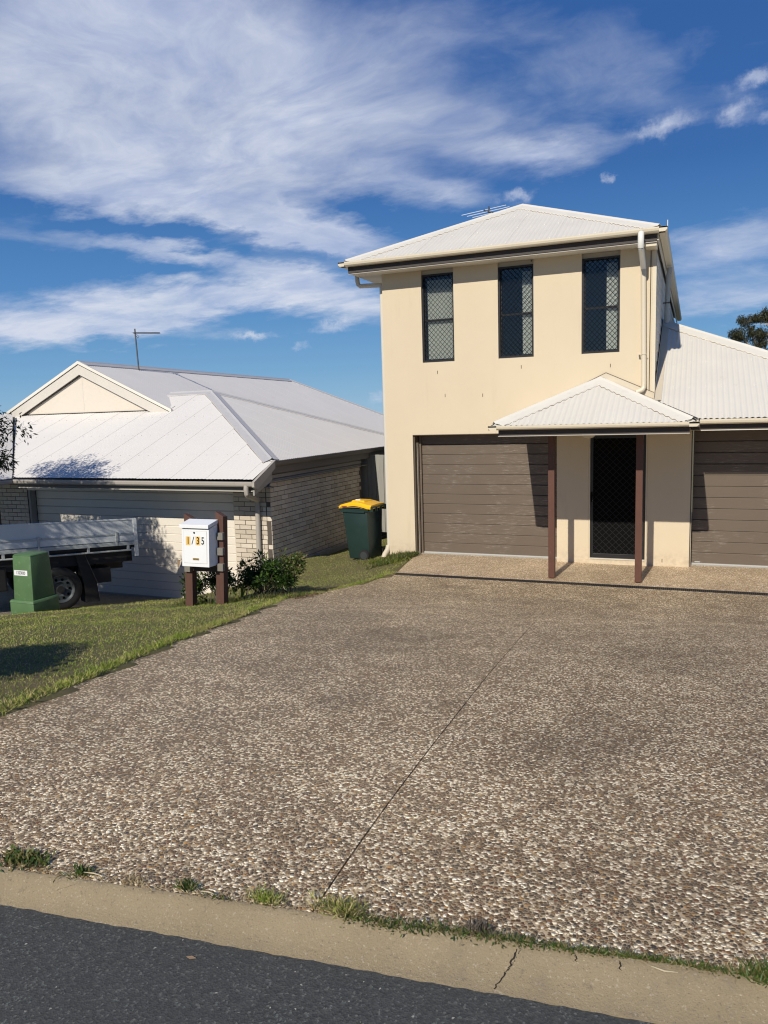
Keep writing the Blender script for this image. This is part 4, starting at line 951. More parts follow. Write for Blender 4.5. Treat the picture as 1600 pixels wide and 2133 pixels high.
# rising edge between the low front gutter and the higher side gutter
e = Vector(Lf(.05, 0, 0)) - Vector(Lf(0, 0, 0))
MB().prism([Lf(.20, -.88, gl), Lf(.20, ey, ez + .01), Lf(.20, ey, ez - .12), Lf(.20, -.78, gl - .13), Lf(.20, -.88, gl - .085)], e).obj('barge_gutter', 'gutter_grey', N)
MB().prism([Lf(.14, -.76, gl - .11), Lf(.14, ey, ez - .10), Lf(.14, ey, ez - .34), Lf(.14, -.76, gl - .24)], (Vector(Lf(.03, 0, 0)) - Vector(Lf(0, 0, 0)))).obj('fascia', 'soffit_grey', N)
MB().box(-5.33, .14, -.76, -.74, 1.325, 1.47, Lf).obj('fascia', 'fascia_grey', N)
MB().box(-5.33, .14, -.77, -.73, 1.314, 1.324, Lf).obj('fascia_trim', 'soffit_white', N)
MB().box(-5.33, .14, -.74, -.0, 1.328, 1.334, Lf).obj('soffit', 'soffit_grey', N)
MB().box(.115, .135, ey, 6.6, 1.56, 1.76, Lf).obj('fascia', 'fascia_grey', N)
MB().box(.0, .115, ey, 6.6, 1.56, 1.566, Lf).obj('soffit', 'soffit_grey', N)
MB().box(-.10, .004, .02, 3.79, BT + .06, 1.559, Lf).obj('side_board', 'fascia_grey', N)
MB().box(.005, .02, ey, 3.79, 1.46, 1.52, Lf).obj('side_board', 'soffit_grey', N)
# downpipe
MB().tube([Lf(.06, -.83, 1.42), Lf(.06, -.84, 1.36), Lf(.06, -.83, 1.28), Lf(.04, -.78, 1.245), Lf(-.03, -.50, 1.17), Lf(-.20, -.12, 1.10), Lf(-.25, -.06, 1.05), Lf(-.25, -.055, .95), Lf(-.28, -.055, -.6)], .045, 16).obj('downpipe', 'gutter_grey', N, smooth=True)

# TV antenna on the neighbour's ridge: mast with one long boom
an = thing('tv_antenna', 'tall thin mast with a single long boom antenna on the grey roof ridge', 'antenna', Lf(-6.27, 4.0, 3.9), group='rooftop TV antennas')
MB().tube([Lf(-6.26, 4.0, 3.80), Lf(-6.28, 4.0, 4.30), Lf(-6.30, 4.0, 4.86)], .018, 8).obj('mast', 'mast_steel', an)
mb = MB(); B0, B1 = Vector(Lf(-6.34, 4.0, 4.76)), Vector(Lf(-5.20, 3.6, 4.65)); mb.tube([B0, B1], .017, 8)
mb.obj('boom', 'mast_steel', an)
d_ = (B1 - B0).normalized(); s_ = d_.cross(Vector((0, 0, 1))).normalized()
for k in range(12):
    p = B0.lerp(B1, (k + .6) / 12.5); MB().tube([p - s_ * .09, p + s_ * .09], .004, 5).obj('rod', 'mast_steel', an)
MB().tube([Lf(-6.30, 4.0, 4.72), Lf(-6.22, 4.0, 4.62), Lf(-6.18, 4.0, 4.66), Lf(-6.24, 3.98, 4.72)], .006, 6).obj('cable', 'boom_black', an)
# yagi behind the two-storey roof
def yagi(name_label, base, mast_top, b0, b1, rods, half, tilt, side_v, mstl='rod_alu'):
    a = thing('tv_antenna', name_label, 'antenna', base, group='rooftop TV antennas')
    MB().tube([base, mast_top], .016, 8).obj('mast', 'mast_steel', a)
    MB().tube([b0, b1], .016, 8).obj('boom', 'boom_black', a)
    s_ = Vector(side_v).normalized()
    for k in range(rods):
        p = Vector(b0).lerp(Vector(b1), k / (rods - 1)); hh = half * (1.0 - .05 * k)
        MB().tube([p - s_ * hh, p + s_ * hh], .0075, 6).obj('rod', mstl, a)
    return a
bp = Vector((.62, 5.2, 7.09)); 
a_ = yagi('small rooftop antenna with pale rods poking up behind the two-storey roof', (.62, 5.2, 6.2), (.62, 5.2, 7.20), bp + Vector((-.12, 0, .04)), bp + Vector((.42, -.1, -.20)), 6, .52, 0, (.93, .30, .17))
yagi('antenna with long pale rods in front of the gum tree at the right edge', (8.35, 24, 4.2), (8.35, 24, 6.05), (7.9, 23.2, 5.72), (9.3, 25.3, 5.66), 7, .55, 0, (1, -.1, -.02))

# ------------------------------------------------------------------ paling fence between the houses
fe = thing('paling_fence', 'silvered timber paling fence closing the gap between the two houses', 'fence', (-1.1, 3.1, -.2))
x = -2.2; k = 0
while x < -.02:
    wd = .098; top = 1.63 + rnd.uniform(-.012, .012)
    o = MB().box(x, x + wd - rnd.uniform(.003, .007), 3.05 + rnd.uniform(-.003, .003) + (k % 2) * .010, 3.068 + (k % 2) * .010, -.12 + rnd.uniform(-.01, .01), top).obj('paling', 'paling_grey', fe); x += wd; k += 1
for z in (.1, .75, 1.4): MB().box(-2.2, -.02, 3.085, 3.125, z, z + .07).obj('rail', 'paling_grey', fe)

# ------------------------------------------------------------------ wheelie bin
b0 = thing('wheelie_bin', 'dark green wheelie bin with yellow lid beside the cream wall', 'bin', (-.50, -.02, -.09))
BO = Vector((-.50, .0, -.095)); ba = math.radians(-8)
def TB(x, y, z):  # x to the right (back of bin, wheels), y away
    return (BO.x + x * math.cos(ba) - y * math.sin(ba), BO.y + x * math.sin(ba) + y * math.cos(ba), BO.z + z)
def frustum(x0, x1, y0, y1, z0, X0, X1, Y0, Y1, z1, T, mb):
    vs = [(x0, y0, z0), (x1, y0, z0), (x1, y1, z0), (x0, y1, z0), (X0, Y0, z1), (X1, Y0, z1), (X1, Y1, z1), (X0, Y1, z1)]
    return mb.add([T(*p) for p in vs], [(0, 3, 2, 1), (4, 5, 6, 7), (0, 1, 5, 4), (1, 2, 6, 5), (2, 3, 7, 6), (3, 0, 4, 7)])
mb = MB(); frustum(-.20, .235, -.22, .22, .02, -.285, .245, -.275, .275, .90, TB, mb); body = mb.obj('body', 'bin_green', b0, bevel=.025, smooth=True)
mb = MB(); frustum(-.33, .27, -.29, .29, .90, -.345, .285, -.30, .30, .955, TB, mb); mb.obj('rim', 'bin_green', b0, bevel=.01, smooth=True)
MB().box(-.31, .20, -.302, -.285, .885, .925, TB).obj('rim_skirt', 'bin_green', b0, bevel=.004)
MB().box(-.40, -.33, -.22, .22, .90, .945, TB).obj('front_lip', 'bin_green', b0, bevel=.01)
# lid: domed, propped a little open
lid = MB(); n = 10; vs = []; 
for i in range(n + 1):
    u = i / n; x = -.35 + .66 * u; rise = .985 + .085 * math.sin(min(u * 1.15, 1) * PI * .78) - .045 * u; hw_ = .285 - .02 * u
    for (yy, dz) in ((-hw_, -.045), (-hw_, -.012), (-hw_ + .035, .022), (0, .034), (hw_ - .035, .022), (hw_, -.012), (hw_, -.045)): vs.append(TB(x, yy, rise + dz))
fs = [(i * 7 + j, (i + 1) * 7 + j, (i + 1) * 7 + j + 1, i * 7 + j + 1) for i in range(n) for j in range(6)] + [tuple(range(7))[::-1], tuple(n * 7 + j for j in range(7))] + [(i * 7, i * 7 + 6, (i + 1) * 7 + 6, (i + 1) * 7) for i in range(n)]
lid.add(vs, fs); l_ = lid.obj('lid', 'bin_yellow', b0, smooth=True)
mb = MB(); frustum(-.17, .12, -.15, .15, 1.055, -.15, .10, -.13, .13, 1.088, TB, mb); mb.obj('lid_panel', 'bin_yellow', l_, bevel=.008)
MB().box(-.10, .0, -.10, -.06, 1.088, 1.102, TB).obj('lid_tag', 'sticker_pale', l_)
MB().box(-.29, -.18, -.2895, -.284, .988, 1.0, TB).obj('lid_slot', 'lamp_red', l_, label='reddish warning mark pressed in the side of the lid')
# hinge bar and handle at the wheel side
MB().tube([TB(.335, -.24, .985), TB(.335, .24, .985)], .014, 10).obj('handle', 'bin_green', b0, smooth=True)
for y in (-.24, -.08, .08, .24): MB().box(.27, .345, y - .012, y + .012, .90, .995, TB).obj('hinge_bracket', 'bin_green', b0, bevel=.004)
for y in (-.26, .26):
    def TW(x, yy, z, y=y): return TB(x, yy, z)
    wl_ = MB(); n = 28; vs = []
    for (yy, r) in ((y - .025, .088), (y - .025, .10), (y - .012, .105), (y + .012, .105), (y + .025, .10), (y + .025, .088)):
        for j in range(n): vs.append(TB(.15 + r * math.cos(2 * PI * j / n), yy, .105 + r * math.sin(2 * PI * j / n)))
    fs = [(k * n + j, k * n + (j + 1) % n, (k + 1) * n + (j + 1) % n, (k + 1) * n + j) for k in range(5) for j in range(n)] + [tuple(range(n)), tuple(5 * n + j for j in range(n))[::-1]]
    w_ = MB().add(vs, fs).obj('wheel', 'rubber', b0, smooth=True)
    mb = MB()
    for r, d in ((.070, .030), (.035, .036)):
        vs = [TB(.15 + r * math.cos(2 * PI * j / n), y - d * (1 if y < 0 else -1), .105 + r * math.sin(2 * PI * j / n)) for j in range(n)] + [TB(.15 + r * math.cos(2 * PI * j / n), y, .105 + r * math.sin(2 * PI * j / n)) for j in range(n)]
        mb.add(vs, [tuple(range(n)), *[(j, (j + 1) % n, n + (j + 1) % n, n + j) for j in range(n)]])
    mb.obj('hub', 'bin_grey', w_)
MB().tube([TB(.15, -.25, .105), TB(.15, .25, .105)], .012, 8).obj('axle', 'bin_grey', b0)
cbx = MB(); cbx.prism([TB(-.43, -.20, .962), TB(.16, -.292, .966), TB(.16, .1, .969), TB(-.40, .1, .966)], (0, 0, .012)); cbx.prism([TB(-.33, -.297, .976), TB(.10, -.301, .978), TB(.08, .1, .981), TB(-.30, .1, .979)], (0, 0, .006))
tag(cbx.obj('cardboard', 'cardboard'), 'flattened brown cardboard sticking out from under the yellow bin lid', 'cardboard')

# ------------------------------------------------------------------ letterbox on two timber posts
lb = thing('letterbox', 'white letterbox numbered 1/35 on two brown timber posts', 'letterbox', (-.68, -4.74, .18))
TL = lambda x, y, z: (x + .055 * (z - .75), y, z)     # the whole stand leans slightly to the right
def lpost(x0, x1, za, zl, zr, y0=-4.80, y1=-4.70):
    vs = [TL(x0, y0, za), TL(x1, y0, za), TL(x1, y0, zr), TL(x0, y0, zl), TL(x0, y1, za), TL(x1, y1, za), TL(x1, y1, zr - .01), TL(x0, y1, zl - .01)]
    return MB().add(vs, [(0, 1, 2, 3), (5, 4, 7, 6), (4, 0, 3, 7), (1, 5, 6, 2), (3, 2, 6, 7), (4, 5, 1, 0)]).obj('post', 'letterbox_post', lb, bevel=.005)
lpost(-.436, -.322, .10, 1.415, 1.355); lpost(-.911, -.797, .06, 1.38, 1.32)
MB().box(-.797, -.436, -4.78, -4.72, .635, .715, TL).obj('rail', 'beam_dark', lb, bevel=.003)
for (x0, x1, za, zb) in ((-.391, -.306, 1.062, 1.153), (-.391, -.306, .868, .962), (-.391, -.306, .665, .760), (-.888, -.803, .632, .722)):
    MB().box(x0, x1, -4.84, -4.795, za, zb, TL).obj('block', 'block_grey', lb, bevel=.003)
bx0, bx1, by0, by1, bz0, bz1 = -.806, -.402, -4.99, -4.806, .742, 1.222
MB().add([TL(x, y, z) for x in (bx0, bx1) for (y, z) in ((by0, bz0), (by0, bz1 - .008), (by1, bz1 + .045), (by1, bz0))], [(0, 1, 2, 3)[::-1], (4, 5, 6, 7), (0, 4, 7, 3), (1, 2, 6, 5), (0, 1, 5, 4), (3, 7, 6, 2)]).obj('body', 'powder_white', lb, bevel=.003)
MB().add([TL(x, y, z) for x in (bx0 - .014, bx1 + .01) for (y, z) in ((by0 - .028, bz1 + .008), (by0 - .028, bz1 + .052), (by1 - .002, bz1 + .095), (by1 - .002, bz1 + .048))], [(0, 1, 2, 3)[::-1], (4, 5, 6, 7), (0, 4, 7, 3), (1, 2, 6, 5), (0, 1, 5, 4), (3, 7, 6, 2)]).obj('lid', 'powder_white', lb, bevel=.003)
MB().box(bx0 + .032, bx1 - .032, by0 - .0035, by0 + .001, bz0 + .045, bz1 - .032, TL).obj('door', 'powder_white', lb, bevel=.001)
for q in ((bx0 + .029, bx0 + .032, bz0 + .042, bz1 - .029), (bx1 - .032, bx1 - .029, bz0 + .042, bz1 - .029), (bx0 + .032, bx1 - .032, bz0 + .042, bz0 + .045), (bx0 + .032, bx1 - .032, bz1 - .032, bz1 - .029)): MB().box(q[0], q[1], by0 - .001, by0, q[2], q[3], TL).obj('door_gap', 'gutter_grey', lb)
MB().tube([TL(-.614, by0 - .0035, 1.172), TL(-.614, by0 - .010, 1.172)], .012, 14).obj('lock', 'bin_grey', lb); MB().box(-.620, -.608, by0 - .013, by0 - .010, 1.165, 1.180, TL).obj('keyhole', 'numeral_black', lb)
yf = by0 - .0042
MB().box(-.742, -.674, yf - .0005, yf, 1.012, 1.122, TL).obj('sticker', 'sticker_yellow', lb); MB().box(-.597, -.527, yf - .0005, yf, 1.016, 1.126, TL).obj('sticker', 'sticker_yellow', lb); MB().box(-.523, -.458, yf - .0005, yf, 1.018, 1.128, TL).obj('sticker', 'sticker_pale', lb)
for ch, xc in (('1', -.706), ('3', -.561), ('5', -.489)):
    text_mesh(ch, .130, lambda x, y, z, xc=xc: TL(xc + x, yf - .0008 - z, 1.068 + y), 'numeral_black', 'numeral', lb, depth=.0006, sx=.74, label='black numeral %s' % ch, bold=.002)
MB().prism([TL(-.657, yf - .001, 1.024), TL(-.647, yf - .001, 1.024), TL(-.615, yf - .001, 1.122), TL(-.625, yf - .001, 1.122)], (0, .0008, 0)).obj('slash', 'numeral_black', lb)
np_ = MB().box(-.640, -.548, yf - .0012, yf, .826, .852, TL).obj('name_plate', 'brass', lb)
text_mesh('LETTERS', .017, lambda x, y, z: TL(-.594 + x, yf - .0016 - z, .838 + y), 'bin_grey', 'lettering', np_, depth=.0002)

# ------------------------------------------------------------------ green service pillar
gp = thing('service_pillar', 'green plastic utility pillar box with a white number tag on the lawn edge', 'utility box', (-3.72, -4.7, -.1))
def TG(x, y, z):
    a = math.radians(0); c_, s_ = math.cos(a), math.sin(a); return (-3.70 + x * c_ - y * s_, -4.64 + x * s_ + y * c_, -.16 + z)
mb = MB(); frustum(-.245, .205, -.24, .24, 0, -.24, .205, -.235, .235, .20, TG, mb); mb.obj('base', 'pillar_green', gp, bevel=.012, smooth=True)
mb = MB(); frustum(-.25, .212, -.245, .245, .195, -.235, .195, -.225, .225, .232, TG, mb); mb.obj('base_rim', 'pillar_green', gp, bevel=.010, smooth=True)
mb = MB(); frustum(-.20, .170, -.20, .21, .225, -.195, .150, -.165, .175, .87, TG, mb); mb.obj('cover', 'pillar_green', gp, bevel=.022, smooth=True)
mb = MB(); frustum(-.195, .150, -.165, .175, .868, -.17, .13, -.14, .15, .885, TG, mb); mb.obj('cover_top', 'pillar_green', gp, bevel=.008, smooth=True)
lean = lambda z: -.20 + (z - .225) / .645 * .035
MB().prism([TG(-.165, lean(.585) - .004, .585), TG(.085, lean(.585) - .004, .585), TG(.085, lean(.66) - .004, .66), TG(-.165, lean(.66) - .004, .66)], (0, .002, 0)).obj('tag', 'tag_white', gp)
text_mesh('1323830', .062, lambda x, y, z: TG(-.040 + x, lean(.622 + y) - .0045 - z, .622 + y), 'bin_grey', 'lettering', gp, depth=.0003, sx=.80, bold=.0012)

# ------------------------------------------------------------------ flatbed truck parked nose-out by the neighbour's garage
tr = thing('tray_truck', 'white drop-side tray truck with rust-spotted rail parked in tree shade', 'truck', (-5.5, -3.6, -.58))
TE = Vector((.4345, .9007, -.068)); TN_ = Vector((.9007, -.4345, 0)); TO = Vector((-4.67, -3.27, -.575))
def TT(a, b, z): p = TO + TE * a + TN_ * b; return (p.x, p.y, p.z + z)
W_ = -1.78
MB().box(-2.5, 1.40, W_ + .02, -.02, 1.0, 1.05, TT).obj('tray_floor', 'chassis_black', tr)
# side board with a pressed rail, hinge straps, coaming rail, rope rail with stubs
sb = MB().box(-2.5, 1.405, -.03, -.005, 1.115, 1.495, TT).obj('side_board', 'tray_white', tr, bevel=.004)
MB().box(-2.5, 1.40, -.034, .004, 1.49, 1.515, TT).obj('board_edge', 'tray_white', sb, bevel=.004)
MB().box(-2.5, 1.40, -.006, .009, 1.235, 1.262, TT).obj('pressed_rail', 'tray_rail', sb, bevel=.003); MB().box(-2.5, 1.40, -.0055, .004, 1.12, 1.215, TT).obj('pressed_panel', 'tray_white', sb, bevel=.003)
MB().box(-2.5, 1.405, W_ - .02, W_ + .0, .62, 1.03, TT).obj('side_board', 'tray_white', tr, bevel=.004, label='far side board hanging down open')
MB().box(1.37, 1.435, -.05, .01, .84, 1.515, TT).obj('corner_post', 'tray_white', tr, bevel=.004)
for a in (-1.5, -.25, 1.05): MB().box(a - .018, a + .018, .0, .022, 1.05, 1.29, TT).obj('hinge_strap', 'tray_rail', tr, bevel=.003)
MB().box(-2.5, 1.42, -.04, .014, 1.045, 1.105, TT).obj('coaming', 'tray_rail', tr, bevel=.003)
MB().tube([TT(-2.4, .0, .955), TT(1.30, .0, .955)], .016, 10).obj('rope_rail', 'tray_rail', tr, smooth=True)
for a in (-2.1, -1.45, -.80, -.12, .55, 1.25): MB().box(a - .02, a + .02, -.015, .012, .955, 1.05, TT).obj('rail_stub', 'tray_rail', tr)
MB().box(-2.45, 1.35, -.14, -.10, .74, 1.0, TT).box(-4.0, 1.3, W_ + .1, W_ + .16, .74, 1.0, TT).obj('subframe', 'chassis_black', tr)
MB().box(-4.2, 1.35, -.62, -.54, .56, .80, TT).box(-4.2, 1.35, -1.24, -1.16, .56, .80, TT).obj('chassis_rail', 'chassis_black', tr)
MB().box(-1.5, -.75, -.45, -.08, .42, .84, TT).obj('fuel_tank', 'chassis_black', tr, bevel=.03)
def wheel(a, b, sgn):
    n = 36; vs = []
    prof = [(.0, .24), (-.01, .30), (.0, .345), (.03, .368), (.10, .372), (.17, .368), (.20, .345), (.205, .30), (.20, .24)]
    for (d, r) in prof:
        for j in range(n): vs.append(TT(a + r * math.cos(2 * PI * j / n), b - sgn * d, .372 + r * math.sin(2 * PI * j / n)))
    fs = [(k * n + j, k * n + (j + 1) % n, (k + 1) * n + (j + 1) % n, (k + 1) * n + j) for k in range(len(prof) - 1) for j in range(n)]
    wh = MB().add(vs, fs).obj('wheel', 'rubber', tr, smooth=True)
    vs = []; pr = [(.012, .245), (.0, .232), (.025, .222), (.045, .205), (.05, .19), (.035, .125), (.06, .10), (.06, .0)]
    for (d, r) in pr:
        for j in range(n): vs.append(TT(a + r * math.cos(2 * PI * j / n), b - sgn * d, .372 + r * math.sin(2 * PI * j / n)))
    fs = [(k * n + j, k * n + (j + 1) % n, (k + 1) * n + (j + 1) % n, (k + 1) * n + j) for k in range(len(pr) - 1) for j in range(n)]
    MB().add(vs, fs).obj('rim', 'rim_steel', wh, smooth=True)
    for j in range(10):
        an_ = 2 * PI * j / 10; c_ = (a + .162 * math.cos(an_), .372 + .162 * math.sin(an_))
        MB().tube([TT(c_[0], b - sgn * .038, c_[1]), TT(c_[0], b - sgn * .046, c_[1])], .022, 10).obj('rim_hole', 'void_black', wh)
    MB().tube([TT(a, b - sgn * .06, .372), TT(a, b - sgn * .0, .372)], .058, 16).obj('hub', 'chassis_black', wh)
wheel(.05, -.03, 1); wheel(.05, W_ + .03, -1); wheel(-3.35, -.06, 1); wheel(-3.35, W_ + .06, -1)
MB().tube([TT(.05, -.2, .372), TT(.05, W_ + .2, .372)], .06, 12).obj('axle', 'chassis_black', tr)
# mudguard flap, brackets, tail lamp box
MB().prism([TT(.34, -.05, .96), TT(.50, -.05, .96), TT(.66, -.05, .50), TT(.70, -.05, .09), TT(.46, -.05, .09), TT(.45, -.05, .40)], tuple(TN_ * -.24)).obj('mud_flap', 'rubber', tr)
MB().tube([TT(.50, -.04, .92), TT(.675, -.04, .42)], .006, 6).obj('flap_wire', 'rim_steel', tr)
MB().box(.62, .95, -.42, -.10, .40, .66, TT).obj('tail_lamp_box', 'chassis_black', tr, bevel=.01)
MB().tube([TT(.92, -.3, 1.0), TT(.72, -.3, .62)], .02, 8).obj('bracket', 'chassis_black', tr); MB().tube([TT(1.2, -.3, .84), TT(1.25, -.3, .70)], .022, 8).obj('tow_hook', 'chassis_black', tr)
MB().box(.95, .96, -.38, -.14, .43, .60, TT).obj('tail_lamp', 'lamp_red', tr); MB().box(1.25, 1.35, W_ + .1, -.1, .76, .98, TT).obj('rear_beam', 'chassis_black', tr)
# cab, just out of the picture
MB().box(-4.35, -2.65, W_ + .03, -.03, .62, 1.22, TT).obj('cab', 'cab_white', tr, bevel=.05)
mb = MB(); frustum(-4.30, -2.65, W_ + .04, -.04, 1.22, -3.95, -2.68, W_ + .16, -.16, 1.88, TT, mb); cb_ = mb.obj('cab_top', 'cab_white', tr, bevel=.05)
for bb, s__ in ((-.03, 1), (W_ + .03, -1)):
    o_ = .012 * s__
    MB().add([TT(-4.12, bb - .012 * s__ + o_, 1.27), TT(-2.85, bb - .012 * s__ + o_, 1.27), TT(-2.86, bb - .10 * s__ + o_, 1.77), TT(-3.86, bb - .10 * s__ + o_, 1.77)], [(0, 1, 2, 3)]).obj('side_window', 'void_black', cb_)
MB().box(-4.38, -4.34, -.42, -.14, .74, .92, TT).obj('headlight', 'pvc_white', tr, bevel=.01); MB().box(-4.38, -4.34, W_ + .14, W_ + .42, .74, .92, TT).obj('headlight', 'pvc_white', tr, bevel=.01)
MB().box(-4.42, -4.33, W_ + .02, -.02, .42, .60, TT).obj('bumper', 'chassis_black', tr, bevel=.02)

# ------------------------------------------------------------------ vegetation
R = np.random.default_rng(11)
CAMP = np.array([5.1102, -12.7014, 2.5831]); RR, UU, FF = (np.array(v) for v in (R_, U_, F_))
def blades(name, P, hmin, hmax, wid, m, lean=.55, seed=1):
    r = np.random.default_rng(seed); n = len(P); D = np.stack([r.normal(0, lean, n), r.normal(0, lean, n), np.ones(n)], 1)
    L = r.uniform(hmin, hmax, n); return leaves_mesh(name, P, D, L, wid, m, seed + 1, .15)
def on_lawn(x, y):
    a = (x > xL(y) + .35) & (x < xE(y) + .03) & (kd(x, y) > .05)
    house = (x > -.0) & (y > -.02); brick = (x < LX + .02) & (y > LY - .02) & (x < -1.7)
    t1 = (y > -1.05) & (x > .62 - .12 * 0) & (y < 0)
    side = (y > LY - .1) & (x < LX + .06)
    return a & ~house & ~side & (x < np.where(y > -1.6, .60, 9))
pts = []
for (x0, x1, y0, y1, dens) in ((-4.6, 1.75, -10.9, -6.2, 3300), (-4.6, 1.2, -6.2, -3.2, 2600), (-2.6, .7, -3.2, 3.0, 2000)):
    n = int((x1 - x0) * (y1 - y0) * dens); x = R.uniform(x0, x1, n); y = R.uniform(y0, y1, n); k = on_lawn(x, y); pts.append(np.stack([x[k], y[k]], 1))
pts = np.concatenate(pts); P = np.column_stack([pts, gz(pts[:, 0], pts[:, 1]) - .004])
# leave out what lies far outside the view cone on the left
d = P - CAMP; uu = (d @ RR) / (d @ FF); P = P[(uu > -.75) & ((d @ FF) > 0)]
# bare and thinner spots
th = np.sin(P[:, 0] * 2.3 + 1.7 * np.sin(P[:, 1] * 1.3)) * np.sin(P[:, 1] * 1.9 + P[:, 0]); P = P[R.uniform(0, 1, len(P)) > np.clip(th - .35, 0, .55)]
g = link('lawn_grass', blades('lawn_grass', P, .012, .034, .0055, 'grass_blades', .9, 5), kind='stuff', label='short patchy lawn between the two driveways')
# taller fringe hanging over the driveway edge
n = 9000; yy = -R.uniform(0, 1, n) ** .9 * 9.2 - 1.55; xx = xE(yy) + R.normal(-.03, .035, n); k = (kd(xx, yy) > .1)
P = np.column_stack([xx[k], yy[k], gz(np.minimum(xx[k], xE(yy[k])), yy[k])]); link('edge_grass', blades('edge_grass', P, .02, .06, .006, 'grass_blades', .9, 8), kind='stuff', label='longer grass creeping over the driveway edge')
n = 2600; xx = R.uniform(.02, .55, n); yy = R.uniform(-1.2, -.03, n) * np.clip((.62 - xx) / .55, .1, 1); P = np.column_stack([xx, yy, gz(xx, yy)])
link('edge_grass', blades('edge_grass', P, .03, .10, .009, 'leaf_weed', .55, 9), kind='stuff', label='lush grass growing against the foot of the cream wall')

def cloud_pts(centres, radii, n, seed, shell=.0):
    r = np.random.default_rng(seed); k = r.integers(0, len(centres), n); v = r.normal(size=(n, 3)); v /= np.linalg.norm(v, axis=1, keepdims=True)
    rad = r.uniform(shell, 1, n) ** .5; c = np.asarray(centres)[k]; ra = np.asarray(radii)[k]; return c + v * rad[:, None] * ra, v
def limb(mb, pts, r0, r1):
    n = len(pts); mb.tube(pts, [r0 + (r1 - r0) * i / (n - 1) for i in range(n)], 7)
def tree(name, label, base, trunk_top, crowns, nleaf, L, Wd, m, bark, nspray, spray_r, seed, droop=.5, r0=.12, group=None, dirs=None):
    t_ = thing(name, label, 'tree', base, group=group); r = np.random.default_rng(seed)
    mb = MB(); base = Vector(base); top = Vector(trunk_top)
    bends = [base, base.lerp(top, .35) + Vector((.06, .03, 0)), base.lerp(top, .7) + Vector((-.04, .05, 0)), top]; limb(mb, bends, r0, r0 * .55); mb.obj('trunk', bark, t_, smooth=True)
    cs = []
    w_ = np.array([c[1][0] * c[1][1] * c[1][2] for c in crowns]); w_ = w_ / w_.sum()
    for i in range(nspray):
        c, ra = crowns[r.choice(len(crowns), p=w_)]; v = r.normal(size=3); v /= np.linalg.norm(v); q = np.array(c) + v * np.array(ra) * r.uniform(.35, 1.0); cs.append(q)
    for c, ra in crowns:
        b = MB(); mid = top.lerp(Vector(c), .5) + Vector((0, 0, .15 * ra[2])); limb(b, [top - Vector((0, 0, .1)), mid, Vector(c)], r0 * .5, r0 * .22)
        near = [q for q in cs if np.linalg.norm((q - np.array(c)) / np.array(ra)) < 1.05][:26]
        for q in near:
            m1 = Vector(c).lerp(Vector(q), .5) + Vector((0, 0, .08 * ra[2])); limb(b, [Vector(c), m1, Vector(q)], r0 * .16, r0 * .04)
        b.obj('limb', bark, t_, smooth=True)
    P, v = cloud_pts(cs, [(spray_r * r.uniform(.7, 1.3),) * 3 for _ in cs], nleaf, seed + 1)
    D = v * .7 + r.normal(0, .5, v.shape) + np.array([0, 0, -droop]); o = link('crown', leaves_mesh('crown', P, D, L, Wd, m, seed + 2), t_, kind=None)
    return t_
tree('garden_tree', 'leafy dark green garden tree whose branch tips enter at the left edge', (-5.5, -6.85, .25), (-5.55, -6.6, 2.2),
     [((-6.3, -5.4, 3.35), (1.55, 1.7, 1.15)), ((-5.7, -6.4, 3.4), (.8, 1.1, .9)), ((-5.72, -3.50, 2.30), (.72, .42, .80)), ((-5.9, -3.4, 2.5), (.5, .4, .6)), ((-4.95, -6.2, 3.15), (.98, .8, .5)), ((-5.1, -7.4, 3.35), (1.0, .7, .62))], 38000, .095, .026, 'leaf_tree', 'bark', 240, .25, 21, .5, .09)
tree('lawn_shadow_tree', 'unseen dense tree added left of the view to shade the lawn', (.15, -10.75, .95), (.2, -10.7, 1.75),
     [((.22, -10.62, 2.10), (.52, .38, .30))], 6000, .07, .03, 'leaf_tree', 'bark', 60, .16, 31, .3, .04)  # out of view, added to throw the dark shadow onto the lawn
gr_ = [((12.3, 77, 11.0), (1.7, 1.6, 1.0)), ((10.0, 77, 10.7), (1.1, 1.0, .8)), ((9.3, 77, 9.5), (1.1, 1.2, .7)), ((11.0, 77, 9.3), (1.2, 1.2, .9)), ((13.0, 77, 9.0), (1.6, 1.4, 1.1)), ((10.6, 77.5, 8.0), (1.1, 1, .5)), ((12.6, 78, 7.4), (1.5, 1.3, .6)), ((14.6, 77, 10.2), (1.4, 1.4, 1.2))]
tree('gum_tree', 'tall gum tree with olive clumps behind the right roof', (12.0, 77.5, -6), (11.6, 77.2, 6.6), gr_, 15000, .30, .07, 'leaf_gum', 'bark_pale', 85, .42, 41, .8, .22)
tree('gum_tree', 'low distant treetop just left of the tall gum tree', (7.4, 78, -6), (7.35, 78, 5.9), [((7.4, 78, 7.0), (.9, .8, .45))], 1500, .28, .07, 'leaf_gum', 'bark_pale', 10, .35, 47, .6, .12)

